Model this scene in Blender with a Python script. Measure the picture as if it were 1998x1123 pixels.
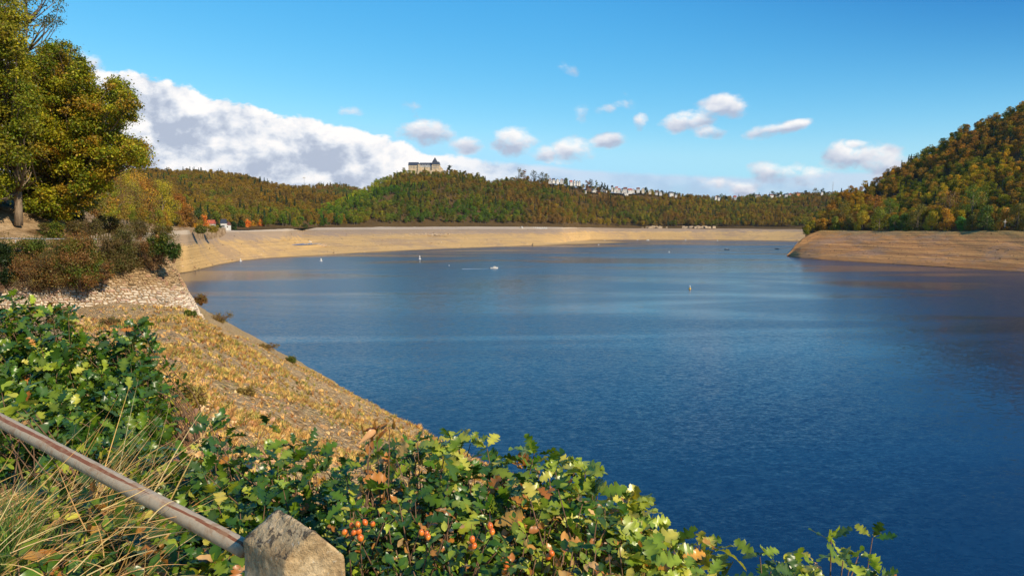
import bpy, math, random
import numpy as np
from math import radians as R
for o in list(bpy.data.objects): bpy.data.objects.remove(o)
S = bpy.context.scene
COL = S.collection
rng = np.random.default_rng(7); random.seed(7)

# ------------------------------------------------------------------ camera
EYE = 28.0; FPX = 1332.0; HZ = 439.0
PITCH = math.atan((561.5-HZ)/FPX); CP, SP = math.cos(PITCH), math.sin(PITCH)
cam = bpy.data.objects.new('camera', bpy.data.cameras.new('camera')); COL.objects.link(cam)
cam.location = (0, 0, EYE); cam.rotation_euler = (R(90)-PITCH, 0, 0)
cam.data.sensor_width = 36; cam.data.lens = 36*FPX/1998
cam.data.clip_start = .05; cam.data.clip_end = 30000
S.camera = cam
def ray(px, py):
    u = (np.asarray(px, float)-999)/FPX; v = (561.5-np.asarray(py, float))/FPX
    return u, CP+v*SP, -SP+v*CP
def Pz(px, py, z):
    a, b, c = ray(px, py); t = (z-EYE)/c
    return np.array([a*t, b*t, EYE+c*t])
def Pd(px, py, D):
    a, b, c = ray(px, py); t = D/b
    return np.stack(np.broadcast_arrays(a*t, b*t, EYE+c*t), -1)
def U(px): return (px-999)/FPX*CP
def V(py):
    a, b, c = ray(999, py); return float(c/b)

# ------------------------------------------------------------------ light
SUN_EL, SUN_AZ = R(33), math.atan2(.76, -.65)      # azimuth measured from +Y towards +X
sd = np.array([math.sin(SUN_AZ)*math.cos(SUN_EL), math.cos(SUN_AZ)*math.cos(SUN_EL), math.sin(SUN_EL)])
sun = bpy.data.objects.new('sun', bpy.data.lights.new('sun', 'SUN')); COL.objects.link(sun)
sun.data.energy = 5.0; sun.data.angle = R(.5); sun.data.color = (1, .85, .63)
from mathutils import Vector
sun.rotation_euler = Vector(sd).to_track_quat('Z', 'Y').to_euler()
sun.location = (100, -100, 200)
S.view_settings.view_transform = 'Standard'; S.view_settings.look = 'None'
S.view_settings.exposure = 0.12; S.view_settings.gamma = 1

class G:
    def __init__(s, t): s.t = t; s.n = t.nodes; s.l = t.links
    def new(s, ty, **k):
        n = s.n.new(ty)
        for a, b in k.items(): setattr(n, a, b)
        return n
    def put(s, sock, v):
        if isinstance(v, bpy.types.NodeSocket): s.l.new(v, sock)
        elif v is not None: sock.default_value = v
    def m(s, op, a, b=None, c=None, clamp=False):
        n = s.new('ShaderNodeMath', operation=op, use_clamp=clamp)
        for i, v in enumerate((a, b, c)): s.put(n.inputs[i], v)
        return n.outputs[0]
    def vm(s, op, a, b=None, scale=None):
        n = s.new('ShaderNodeVectorMath', operation=op)
        s.put(n.inputs[0], a); s.put(n.inputs[1], b)
        if scale is not None: s.put(n.inputs['Scale'], scale)
        return n.outputs[0]
    def xyz(s, x, y, z):
        n = s.new('ShaderNodeCombineXYZ')
        for i, v in enumerate((x, y, z)): s.put(n.inputs[i], v)
        return n.outputs[0]
    def noise(s, vec, scale, detail=4, rough=.55, dist=0, color=False):
        n = s.new('ShaderNodeTexNoise'); s.put(n.inputs['Vector'], vec)
        n.inputs['Scale'].default_value = scale; n.inputs['Detail'].default_value = detail
        n.inputs['Roughness'].default_value = rough; n.inputs['Distortion'].default_value = dist
        return n.outputs['Color' if color else 'Fac']
    def mix(s, f, a, b, blend='MIX'):
        n = s.new('ShaderNodeMix', data_type='RGBA', blend_type=blend)
        s.put(n.inputs[0], f); s.put(n.inputs[6], rgba(a)); s.put(n.inputs[7], rgba(b))
        return n.outputs[2]
    def ramp(s, f, stops, interp='LINEAR'):
        n = s.new('ShaderNodeValToRGB'); s.put(n.inputs[0], f); n.color_ramp.interpolation = interp
        e = n.color_ramp.elements
        while len(e) < len(stops): e.new(.5)
        for i, (p, c) in enumerate(stops): e[i].position = p; e[i].color = rgba(c)
        return n.outputs[0]
    def smooth(s, x, a, b, c=0., d=1.):
        n = s.new('ShaderNodeMapRange', interpolation_type='SMOOTHSTEP'); s.put(n.inputs[0], x)
        for i, v in enumerate((a, b, c, d)): s.put(n.inputs[i+1], v)
        return n.outputs[0]
def rgba(c):
    if isinstance(c, bpy.types.NodeSocket): return c
    if isinstance(c, (int, float)): return (c, c, c, 1)
    return tuple(c)+(1,) if len(c) == 3 else tuple(c)

# ------------------------------------------------------------------ world: sky + clouds at infinity
W = bpy.data.worlds.new('World'); S.world = W; W.use_nodes = True
g = G(W.node_tree); g.n.clear()
sky = g.new('ShaderNodeTexSky', sky_type='NISHITA', sun_disc=False)
sky.sun_elevation = SUN_EL; sky.sun_rotation = SUN_AZ; sky.altitude = 250
sky.air_density = 1.0; sky.dust_density = .25; sky.ozone_density = 2.2
hs = g.new('ShaderNodeHueSaturation'); g.put(hs.inputs['Color'], sky.outputs[0])
hs.inputs['Saturation'].default_value = 1.22; hs.inputs['Value'].default_value = 1.0
sp3 = g.new('ShaderNodeSeparateColor'); g.l.new(hs.outputs[0], sp3.inputs[0]); cc3 = g.new('ShaderNodeCombineColor')
for k_, (a_, p_) in enumerate(((1.85, 1.42), (1.27, .80), (1.19, .48))):   # deeper, cleaner blue: one tone curve per channel
    q_ = g.m('MULTIPLY', g.m('POWER', g.m('MULTIPLY', sp3.outputs[k_], .1087), p_), a_/.1087)
    g.l.new(g.m('SMOOTH_MIN', q_, (.42, .80, 1.05)[k_]/.1087, (.12, .08, .05)[k_]/.1087), cc3.inputs[k_])
SKYC0 = cc3.outputs[0]
tc = g.new('ShaderNodeTexCoord'); sep = g.new('ShaderNodeSeparateXYZ'); g.l.new(tc.outputs['Generated'], sep.inputs[0])
yy = g.m('MAXIMUM', sep.outputs[1], .08)
u = g.m('DIVIDE', sep.outputs[0], yy); v = g.m('DIVIDE', sep.outputs[2], yy)
SKYC = g.mix(g.m('MULTIPLY', g.smooth(g.m('ADD', u, g.m('MULTIPLY', v, .8)), .25, 1.05), g.smooth(v, .1, .36)), SKYC0, g.mix(1., SKYC0, (.42,.60,.76), 'MULTIPLY'))
P0 = g.xyz(u, g.m('MULTIPLY', v, 1.5), 0.0)
wn = g.noise(P0, 7, 3, .5, color=True)
warp = g.vm('SCALE', g.vm('SUBTRACT', wn, (.5, .5, .5)), scale=.035)
P1 = g.vm('ADD', P0, warp)
n1 = g.noise(P1, 9, 10, .6)
n2 = g.noise(g.vm('ADD', P1, (.008, .02, 0)), 9, 5, .48)
nl = g.noise(g.vm('ADD', P0, (3, 1, 0)), 5, 3, .5)
relief = g.m('SUBTRACT', n1, n2)
fc = g.new('ShaderNodeFloatCurve'); fc.inputs[0].default_value = 1
top = [(-400,60),(0,90),(170,118),(230,135),(290,143),(370,168),(450,186),(520,208),(560,228),(600,232),(640,250),(700,258),(780,268),(850,285),(900,303),(980,312),(1060,320),(1120,326),(1200,330),(1300,336),(1400,340),(1480,342),(1560,338),(1640,330),(1760,335),(2100,360)]
cv = fc.mapping.curves[0]
x0, x1 = U(-400), U(2100)
for i, (px, py) in enumerate(top):
    X = (U(px)-x0)/(x1-x0); Y = V(py)/.4
    if i == 0: cv.points[0].location = (X, Y)
    elif i == len(top)-1: cv.points[-1].location = (X, Y)
    else: cv.points.new(X, Y)
for p in cv.points: p.handle_type = 'AUTO_CLAMPED'
fc.mapping.update()
g.put(fc.inputs['Value'], g.m('MULTIPLY_ADD', u, 1/(x1-x0), -x0/(x1-x0), clamp=True))
topv = g.m('MULTIPLY', fc.outputs[0], .4)
right0 = g.smooth(u, U(820), U(1180))
db = g.m('ADD', g.m('MULTIPLY', g.m('SUBTRACT', topv, v), g.m('MULTIPLY_ADD', right0, 60., 22.)), g.m('MULTIPLY', g.m('SUBTRACT', n1, .5), g.m('MULTIPLY_ADD', right0, -.6, 2.2)))
right = g.smooth(u, U(820), U(1180))
abank = g.m('MULTIPLY', g.smooth(db, -.02, g.m('MULTIPLY_ADD', right, .5, .16)), g.m('MULTIPLY_ADD', right, -.25, 1.))
# second fade: holes of blue low on the right
hole = g.smooth(g.m('ADD', nl, g.m('MULTIPLY', right, -.03)), .12, .34)
abank = g.m('MULTIPLY', abank, g.m('MAXIMUM', hole, g.m('SUBTRACT', 1., right)))
puffs = [(835,259,52,20,0,1),(912,281,32,15,0,.9),(1003,277,42,22,0,1.15),(1062,300,30,12,0,.8),(1118,294,42,20,0,1.1),(1182,275,36,11,-.15,.9),
 (1350,233,58,17,-.22,1.1),(1405,208,52,18,.05,1.1),(1380,257,34,10,0,.85),(1246,240,13,13,0,.7),(1490,257,44,11,-.15,.95),(1545,245,34,9,-.2,.9),
 (1180,217,22,9,-.2,.45),(1222,198,26,12,-.3,.35),(1133,222,12,12,-.6,.35),(1102,137,24,9,.3,.4),(190,122,30,14,.2,.75),(665,222,40,7,-.1,.3),(806,216,20,12,0,.35),
 (1635,308,36,22,0,1.1),(1700,305,60,24,0,1.2),(1665,282,26,7,0,.8),(1515,338,58,16,0,.95),(1575,345,60,15,0,.7),(1446,372,26,14,0,1.1),(1740,330,60,26,0,1.0),(1420,360,60,9,0,.5)]
pd = None; pv = None
for (px, py, rx, ry, rot, st) in puffs:
    cu, cvv = U(px), V(py); a = g.m('SUBTRACT', u, cu); b = g.m('SUBTRACT', v, cvv)
    rx, ry = rx/FPX*1.22, ry/FPX*1.5
    if rot:
        cr, sr = math.cos(rot), math.sin(-rot)
        a2 = g.m('ADD', g.m('MULTIPLY', a, cr), g.m('MULTIPLY', b, sr)); b = g.m('SUBTRACT', g.m('MULTIPLY', b, cr), g.m('MULTIPLY', a, sr)); a = a2
    a = g.m('DIVIDE', a, rx); b = g.m('DIVIDE', b, ry)
    r2 = g.m('ADD', g.m('MULTIPLY', a, a), g.m('MULTIPLY', b, b))
    q = g.m('MULTIPLY', g.m('SUBTRACT', 1., r2), st if st < 1 else 1.)
    sh = g.m('MULTIPLY', b, g.m('MAXIMUM', q, 0.))
    pd = q if pd is None else g.m('MAXIMUM', pd, q)
    pv = sh if pv is None else g.m('ADD', pv, sh)
np_ = g.noise(P1, 24, 9, .60)
dp = g.m('ADD', pd, g.m('MULTIPLY', g.m('SUBTRACT', np_, .50), 2.8))
dp = g.m('MINIMUM', dp, g.m('MULTIPLY_ADD', pd, 3., 1.2))
apuff = g.m('MULTIPLY', g.smooth(dp, .0, .95), .94)
# colours (display-linear values, divided by the world strength below)
STR = .1
ridge = g.smooth(g.m('SUBTRACT', topv, v), 0, .055, .42, 0.)
lum = g.m('ADD', g.m('ADD', g.m('MULTIPLY', relief, 6.0), g.m('MULTIPLY', g.m('SUBTRACT', nl, .5), 1.5)), g.m('ADD', ridge, .40), clamp=True)
cb0 = g.ramp(lum, [(0, (.44,.50,.62)), (.35, (.62,.67,.76)), (.6, (.80,.82,.86)), (1, (.98,.95,.93))])
cb = g.mix(g.m('MULTIPLY', right, .72), cb0, (.44,.57,.79))
lump = g.m('ADD', g.m('MULTIPLY', pv, 1.5), g.m('MULTIPLY_ADD', relief, 3.2, .42), clamp=True)
cpf = g.ramp(lump, [(0, (.44,.49,.62)), (.4, (.66,.68,.76)), (1, (.97,.94,.92))])
def sc_(c): return g.vm('SCALE', c, scale=1/STR)
c1 = g.mix(abank, SKYC, sc_(cb)); c2 = g.mix(apuff, c1, sc_(cpf))
fwd = g.smooth(sep.outputs[1], .1, .3)
cf = g.mix(fwd, SKYC, c2)
bg = g.new('ShaderNodeBackground'); bg.inputs[1].default_value = STR; g.put(bg.inputs[0], cf)
wo = g.new('ShaderNodeOutputWorld'); g.l.new(bg.outputs[0], wo.inputs[0])

# ------------------------------------------------------------------ helpers
def tag(o, label=None, cat=None, group=None, kind=None):
    if label: o['label'] = label
    if cat: o['category'] = cat
    if group: o['group'] = group
    if kind: o['kind'] = kind
    return o
def empty(name, loc, label, cat, group=None, rz=0):
    o = bpy.data.objects.new(name, None); COL.objects.link(o); o.location = [float(a) for a in loc]; o.rotation_euler = (0, 0, rz)
    o.empty_display_size = .3
    return tag(o, label, cat, group)
def mesh(name, V_, F_, mat, parent=None, col=None, smooth=False, link=True, facemat=None):
    V_ = np.asarray(V_, np.float32).reshape(-1, 3)
    me = bpy.data.meshes.new(name)
    if isinstance(F_, np.ndarray):
        n, k = F_.shape
        me.vertices.add(len(V_)); me.vertices.foreach_set('co', V_.ravel())
        me.loops.add(n*k); me.loops.foreach_set('vertex_index', F_.astype(np.int32).ravel())
        me.polygons.add(n); me.polygons.foreach_set('loop_start', np.arange(0, n*k, k, dtype=np.int32))
        me.polygons.foreach_set('loop_total', np.full(n, k, np.int32)); me.update(calc_edges=True)
    else:
        me.from_pydata(V_.tolist(), [], [list(map(int, f)) for f in F_]); me.update()
    if smooth: me.polygons.foreach_set('use_smooth', np.ones(len(me.polygons), bool))
    if col is not None:
        c = np.asarray(col, np.float32)
        if c.shape[1] == 3: c = np.hstack([c, np.ones((len(c), 1), np.float32)])
        at = me.attributes.new('tint', 'FLOAT_COLOR', 'POINT'); at.data.foreach_set('color', c.ravel())
    mats = mat if isinstance(mat, list) else [mat]
    for m in mats: me.materials.append(m)
    if facemat is not None: me.polygons.foreach_set('material_index', np.asarray(facemat, np.int32))
    o = bpy.data.objects.new(name, me)
    if link: COL.objects.link(o)
    if parent:
        o.parent = parent; o.matrix_parent_inverse = parent.matrix_basis.inverted() if False else o.matrix_parent_inverse
    return o
class MB:
    """collects shapes into one mesh"""
    def __init__(s): s.V = []; s.F = []; s.n = 0
    def add(s, V_, F_):
        s.V += [list(map(float, v)) for v in V_]; s.F += [[i+s.n for i in f] for f in F_]; s.n += len(V_); return s
    def box(s, x0, x1, y0, y1, z0, z1):
        return s.add([(x0,y0,z0),(x1,y0,z0),(x1,y1,z0),(x0,y1,z0),(x0,y0,z1),(x1,y0,z1),(x1,y1,z1),(x0,y1,z1)],
                     [(3,2,1,0),(4,5,6,7),(0,1,5,4),(1,2,6,5),(2,3,7,6),(3,0,4,7)])
    def gable(s, x0, x1, y0, y1, z0, h, axis='x', ov=.3):
        if axis == 'x':
            ym = (y0+y1)/2
            return s.add([(x0-ov,y0-ov,z0),(x1+ov,y0-ov,z0),(x1+ov,y1+ov,z0),(x0-ov,y1+ov,z0),(x0-ov,ym,z0+h),(x1+ov,ym,z0+h)],
                     [(3,2,1,0),(0,1,5,4),(2,3,4,5),(1,2,5),(3,0,4)])
        xm = (x0+x1)/2
        return s.add([(x0-ov,y0-ov,z0),(x1+ov,y0-ov,z0),(x1+ov,y1+ov,z0),(x0-ov,y1+ov,z0),(xm,y0-ov,z0+h),(xm,y1+ov,z0+h)],
                     [(3,2,1,0),(1,2,5,4),(3,0,4,5),(0,1,4),(2,3,5)])
    def pyramid(s, x0, x1, y0, y1, z0, h, top=0.):
        xm, ym = (x0+x1)/2, (y0+y1)/2; a = max(top*(x1-x0)/2, .001); b = max(top*(y1-y0)/2, .001)
        return s.add([(x0,y0,z0),(x1,y0,z0),(x1,y1,z0),(x0,y1,z0),(xm-a,ym-b,z0+h),(xm+a,ym-b,z0+h),(xm+a,ym+b,z0+h),(xm-a,ym+b,z0+h)],
                     [(3,2,1,0),(4,5,6,7),(0,1,5,4),(1,2,6,5),(2,3,7,6),(3,0,4,7)])
    def lathe(s, prof, n=10, c=(0,0,0)):
        V_ = []; 
        for (r, z) in prof:
            for k in range(n): a = 2*math.pi*k/n; V_.append((c[0]+r*math.cos(a), c[1]+r*math.sin(a), c[2]+z))
        F_ = [[i*n+k, i*n+(k+1)%n, (i+1)*n+(k+1)%n, (i+1)*n+k] for i in range(len(prof)-1) for k in range(n)]
        F_ += [list(range(n))[::-1], [(len(prof)-1)*n+k for k in range(n)]]
        return s.add(V_, F_)
    def tube(s, pts, radii, n=6):
        pts = np.asarray(pts, float); m = len(pts); V_ = []
        if np.isscalar(radii): radii = [radii]*m
        T = np.gradient(pts, axis=0); T /= np.linalg.norm(T, axis=1)[:, None]+1e-9
        ref = np.array([.31, .17, .93])
        for i in range(m):
            a = np.cross(T[i], ref); a /= np.linalg.norm(a)+1e-9; b = np.cross(T[i], a)
            for k in range(n):
                q = 2*math.pi*k/n; V_.append(pts[i]+radii[i]*(math.cos(q)*a+math.sin(q)*b))
        F_ = [[i*n+k, i*n+(k+1)%n, (i+1)*n+(k+1)%n, (i+1)*n+k] for i in range(m-1) for k in range(n)]
        F_ += [list(range(n))[::-1], [(m-1)*n+k for k in range(n)]]
        return s.add(V_, F_)
    def build(s, name, mat, parent=None, smooth=False): return mesh(name, s.V, s.F, mat, parent, smooth=smooth)

def vnoise(x, y, seed=0):
    x = np.asarray(x, float); y = np.asarray(y, float); xi = np.floor(x).astype(np.int64); yi = np.floor(y).astype(np.int64)
    fx = x-xi; fy = y-yi; fx = fx*fx*(3-2*fx); fy = fy*fy*(3-2*fy)
    def h(a, b):
        n = (a*374761393+b*668265263+seed*1442695041) & 0x7fffffff
        n = ((n ^ (n >> 13))*1274126177) & 0x7fffffff
        return ((n ^ (n >> 16)) & 0xffff)/65535.
    return (h(xi,yi)*(1-fx)+h(xi+1,yi)*fx)*(1-fy)+(h(xi,yi+1)*(1-fx)+h(xi+1,yi+1)*fx)*fy
def fbm(x, y, o=4, seed=0):
    t = 0; a = .5; 
    for i in range(o): t = t+a*(vnoise(x, y, seed+i*17)-.5); x = np.asarray(x)*2.03; y = np.asarray(y)*2.03; a *= .5
    return t*2

# ------------------------------------------------------------------ materials
MATS = {}
def newmat(name):
    m = bpy.data.materials.new(name); m.use_nodes = True; gg = G(m.node_tree); gg.n.clear()
    out = gg.new('ShaderNodeOutputMaterial'); return m, gg, out
def princ(gg, out, color, rough=.8, spec=.3, normal=None, metal=0.):
    b = gg.new('ShaderNodeBsdfPrincipled'); gg.put(b.inputs['Base Color'], rgba(color)); gg.put(b.inputs['Roughness'], rough)
    b.inputs['Specular IOR Level'].default_value = spec; gg.put(b.inputs['Metallic'], metal)
    if normal is not None: gg.put(b.inputs['Normal'], normal)
    gg.l.new(b.outputs[0], out.inputs[0]); return b
def bump(gg, h, strength, dist):
    b = gg.new('ShaderNodeBump'); b.inputs['Strength'].default_value = strength; b.inputs['Distance'].default_value = dist
    gg.put(b.inputs['Height'], h); return b.outputs[0]
def pos(gg): return gg.new('ShaderNodeNewGeometry').outputs['Position']
def leafmat(name, src='GEOMETRY', attr='tint', transl=.35, gloss=.25, rough=.45):
    m, gg, out = newmat(name)
    a = gg.new('ShaderNodeAttribute', attribute_type=src, attribute_name=attr); c = a.outputs['Color']
    if src == 'INSTANCER':
        t = gg.new('ShaderNodeAttribute', attribute_type='GEOMETRY', attribute_name='tint')
        c = gg.mix(1., c, t.outputs['Color'], 'MULTIPLY')
    d = gg.new('ShaderNodeBsdfPrincipled'); gg.put(d.inputs['Base Color'], c); d.inputs['Roughness'].default_value = rough
    d.inputs['Specular IOR Level'].default_value = gloss
    t2 = gg.new('ShaderNodeBsdfTranslucent'); gg.put(t2.inputs[0], gg.mix(1., c, (1.25, 1.15, .6), 'MULTIPLY'))
    mx = gg.new('ShaderNodeMixShader'); mx.inputs[0].default_value = transl
    gg.l.new(d.outputs[0], mx.inputs[1]); gg.l.new(t2.outputs[0], mx.inputs[2]); gg.l.new(mx.outputs[0], out.inputs[0])
    return m
M_leaf = leafmat('foliage'); M_forest = leafmat('forest_foliage', 'INSTANCER', 'col', .22, .1, .7)
M_shrub = leafmat('shrub_leaf', transl=.30, gloss=.6, rough=.33)
def barkmat(name, c0, c1, sc=6):
    m, gg, out = newmat(name); tc = gg.new('ShaderNodeTexCoord').outputs['Object']
    mp = gg.new('ShaderNodeMapping'); gg.l.new(tc, mp.inputs[0]); mp.inputs['Scale'].default_value = (1, 1, .25)
    n = gg.noise(mp.outputs[0], sc, 5, .65); princ(gg, out, gg.ramp(n, [(.3, c0), (.7, c1)]), .9, .2, bump(gg, n, .6, .04)); return m
M_bark = barkmat('bark', (.10,.07,.045), (.33,.25,.17)); M_twig = barkmat('twig', (.10,.05,.03), (.26,.16,.09), 30)
M_trunkdark = barkmat('far_bark', (.10,.08,.06), (.26,.21,.16), 2)

def shoremat(name, base, dark, green=.5, ztop=24., mauve=.5, scale=1.):
    m, gg, out = newmat(name); p = pos(gg); se = gg.new('ShaderNodeSeparateXYZ'); gg.l.new(p, se.inputs[0]); z = se.outputs[2]
    big = gg.noise(p, .012*scale, 4, .6); mid = gg.noise(p, .08*scale, 5, .65); fine = gg.noise(p, 1.1, 5, .75)
    wob = gg.m('ADD', z, gg.m('MULTIPLY', mid, .9))
    lines = gg.noise(gg.xyz(gg.m('MULTIPLY', se.outputs[0], .004), gg.m('MULTIPLY', se.outputs[1], .004), gg.m('MULTIPLY', wob, .75)), 1., 6, .8)
    c = gg.mix(gg.smooth(lines, .40, .60), dark, base)
    c = gg.mix(gg.m('MULTIPLY', gg.smooth(gg.m('ADD', big, gg.m('MULTIPLY', mid, .5)), .72, .9), mauve), c, (.30,.21,.155))
    c = gg.mix(gg.m('MULTIPLY', gg.smooth(gg.m('ADD', gg.m('MULTIPLY', z, 1/ztop), gg.m('MULTIPLY', mid, .6)), 1.0, 1.35), green), c, (.26,.22,.05))
    c = gg.mix(1., c, gg.ramp(fine, [(.25, .62), (.5, 1.), (.8, 1.28)]), 'MULTIPLY')
    if name == 'beach_silt':
        up = gg.smooth(gg.m('ADD', z, gg.m('MULTIPLY', gg.m('SUBTRACT', mid, .5), 14.)), 13.5, 17.5); c = gg.mix(gg.m('MULTIPLY', up, .75), c, (.34,.25,.18))
        c = gg.mix(gg.m('MULTIPLY', gg.smooth(z, 21.6, 22.6), .7), c, (.56,.46,.34))
    wet = gg.smooth(z, 0., .9, .45, 1.)
    c = gg.mix(1., c, gg.xyz(wet, wet, wet), 'MULTIPLY')
    h = gg.m('ADD', gg.m('MULTIPLY', lines, 1.6), gg.m('MULTIPLY', fine, .5))
    princ(gg, out, c, .9, .15, bump(gg, h, .55, .9)); return m
M_beach = shoremat('beach_silt', (.62,.40,.16), (.53,.335,.13), .55, 24, .5)
M_rbank = shoremat('right_bank_silt', (.58,.29,.095), (.32,.15,.055), .5, 24, .5, 1.5)

def groundmat():
    m, gg, out = newmat('gravel_slope'); p = pos(gg)
    big = gg.noise(p, .35, 4, .6); mid = gg.noise(p, 1.7, 5, .7); fine = gg.noise(p, 9, 5, .75)
    vo = gg.new('ShaderNodeTexVoronoi'); vo.inputs['Scale'].default_value = 7; gg.put(vo.inputs['Vector'], gg.vm('ADD', p, gg.vm('SCALE', gg.noise(p, 6, 2, color=True), scale=.15)))
    c = gg.ramp(mid, [(.25, (.34,.19,.07)), (.5, (.62,.39,.14)), (.72, (.74,.50,.23))])
    c = gg.mix(gg.m('MULTIPLY', gg.smooth(big, .47, .62), .6), c, (.48,.33,.08))
    c = gg.mix(.45, c, gg.mix(gg.smooth(vo.outputs['Color'], .2, .8), (.25,.16,.10), (.62,.50,.34)))
    c = gg.mix(1., c, gg.ramp(fine, [(.3, .5), (.5, 1.), (.75, 1.35)]), 'MULTIPLY')
    h = gg.m('ADD', gg.m('MULTIPLY', vo.outputs['Distance'], -1.), gg.m('ADD', fine, gg.m('MULTIPLY', mid, 2.)))
    princ(gg, out, c, .95, .1, bump(gg, h, .9, .16)); return m
M_gravel = groundmat()
def floormat():
    m, gg, out = newmat('forest_floor'); p = pos(gg); n = gg.noise(p, .05, 5, .7); f = gg.noise(p, .9, 4, .7)
    c = gg.mix(n, (.05,.035,.015), (.16,.10,.04)); c = gg.mix(1., c, gg.ramp(f, [(.3, .6), (.7, 1.3)]), 'MULTIPLY')
    princ(gg, out, c, 1., .05, bump(gg, f, .5, .6)); return m
M_floor = floormat()
def banksoil():
    m, gg, out = newmat('hillside_soil'); p = pos(gg); n = gg.noise(p, .3, 5, .7); f = gg.noise(p, 2.5, 5, .7)
    c = gg.ramp(n, [(.35, (.12,.07,.03)), (.5, (.36,.24,.13)), (.7, (.55,.40,.24))]); c = gg.mix(1., c, gg.ramp(f, [(.3, .55), (.7, 1.3)]), 'MULTIPLY')
    princ(gg, out, c, 1., .05, bump(gg, f, .8, .3)); return m
M_soil = banksoil()

def watermat():
    m, gg, out = newmat('lake_water'); p = pos(gg)
    ro = gg.new('ShaderNodeMapping'); gg.l.new(p, ro.inputs[0]); ro.inputs['Rotation'].default_value = (0, 0, R(28)); ro.inputs['Scale'].default_value = (1., 2.1, 1)
    a = gg.noise(ro.outputs[0], .62, 4, .62, .6)
    r2 = gg.new('ShaderNodeMapping'); gg.l.new(p, r2.inputs[0]); r2.inputs['Rotation'].default_value = (0, 0, R(-38)); r2.inputs['Scale'].default_value = (1., 1.8, 1)
    b = gg.noise(r2.outputs[0], .33, 3, .55, .3)
    # wind patches, stretched along x
    mp = gg.new('ShaderNodeMapping'); gg.l.new(p, mp.inputs[0]); mp.inputs['Scale'].default_value = (.5, 1.6, 1); mp.inputs['Rotation'].default_value = (0, 0, R(-8))
    w = gg.noise(mp.outputs[0], .009, 4, .55, .8)
    wind = gg.smooth(w, .37, .55, .42, 1.)
    def slopes(vec, sc_n, k):
        c_ = gg.noise(vec, sc_n, 3, .6, .4, color=True); return gg.vm('SCALE', gg.vm('SUBTRACT', c_, (.5, .5, .5)), scale=gg.m('MULTIPLY', wind, k))
    sl = gg.vm('ADD', slopes(ro.outputs[0], 1.7, .40), slopes(r2.outputs[0], .55, .22))
    nb = gg.vm('NORMALIZE', gg.vm('ADD', gg.vm('MULTIPLY', sl, (.92, .92, 0)), (0, 0, 1)))
    bs = gg.new('ShaderNodeBsdfPrincipled'); gg.put(bs.inputs['Base Color'], (.005, .030, .075, 1)); gg.put(bs.inputs['Roughness'], gg.m('MULTIPLY_ADD', wind, .17, .06))
    bs.inputs['IOR'].default_value = 1.33; gg.put(bs.inputs['Normal'], nb); gg.l.new(bs.outputs[0], out.inputs[0]); return m
M_water = watermat()

def plain(name, c, rough=.7, spec=.3, var=.12, sc=3., metal=0., bmp=0.):
    m, gg, out = newmat(name); tcn = gg.new('ShaderNodeTexCoord').outputs['Object']; n = gg.noise(tcn, sc, 4, .6)
    lo = tuple(x*(1-var) for x in c); hi = tuple(min(1, x*(1+var)) for x in c)
    princ(gg, out, gg.ramp(n, [(.3, lo), (.7, hi)]), rough, spec, bump(gg, n, .4, bmp) if bmp else None, metal); return m
M_white = plain('white_render', (.68,.65,.60)); M_cream = plain('cream_render', (.66,.56,.40)); M_slate = plain('slate_roof', (.045,.055,.075), .6, .4)
M_redroof = plain('red_tiles', (.42,.10,.06)); M_brownroof = plain('brown_tiles', (.16,.07,.05)); M_timber = plain('timber', (.20,.12,.07))
M_sand = plain('sandstone', (.54,.42,.27), .9, .1, .3, .25); M_glass = plain('window_glass', (.03,.035,.045), .15, .6); M_orange = plain('orange_render', (.55,.24,.08))
M_grey = plain('grey_metal', (.45,.45,.45), .5, .5, metal=.2); M_black = plain('dark_hull', (.03,.035,.05), .5); M_yellow = plain('buoy_yellow', (.75,.45,.05), .5)
M_redp = plain('red_paint', (.5,.06,.04), .5); M_bluep = plain('blue_paint', (.06,.12,.3), .5); M_skin = plain('skin', (.5,.3,.2)); M_road = plain('asphalt', (.07,.068,.065), .95, .1, .2, 1.)
M_conc = plain('parapet_concrete', (.62,.60,.56), .9, .1)

# ------------------------------------------------------------------ setting: lake bed, water, terrain lofts
def grid_faces(nr, nc):
    i, j = np.meshgrid(np.arange(nr-1), np.arange(nc-1), indexing='ij'); a = (i*nc+j).ravel()
    return np.stack([a, a+1, a+nc+1, a+nc], 1)
def sheet(name, xs, ys, z, mat, label, cat):
    X, Y = np.meshgrid(xs, ys); return tag(mesh(name, np.stack([X, Y, np.full_like(X, z)], -1), grid_faces(len(ys), len(xs)), mat), label, cat, kind='structure')
sheet('ground', np.linspace(-12000, 12000, 9), np.linspace(-9000, 16000, 9), -9, M_floor, 'brown ground carrying lake and hills out to the horizon', 'ground')
sheet('water', [-900, -450, 0, 450, 900, 1400], [-60, 200, 500, 900, 1500], 0, M_water, 'blue rippled lake water filling the valley', 'lake')

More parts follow.
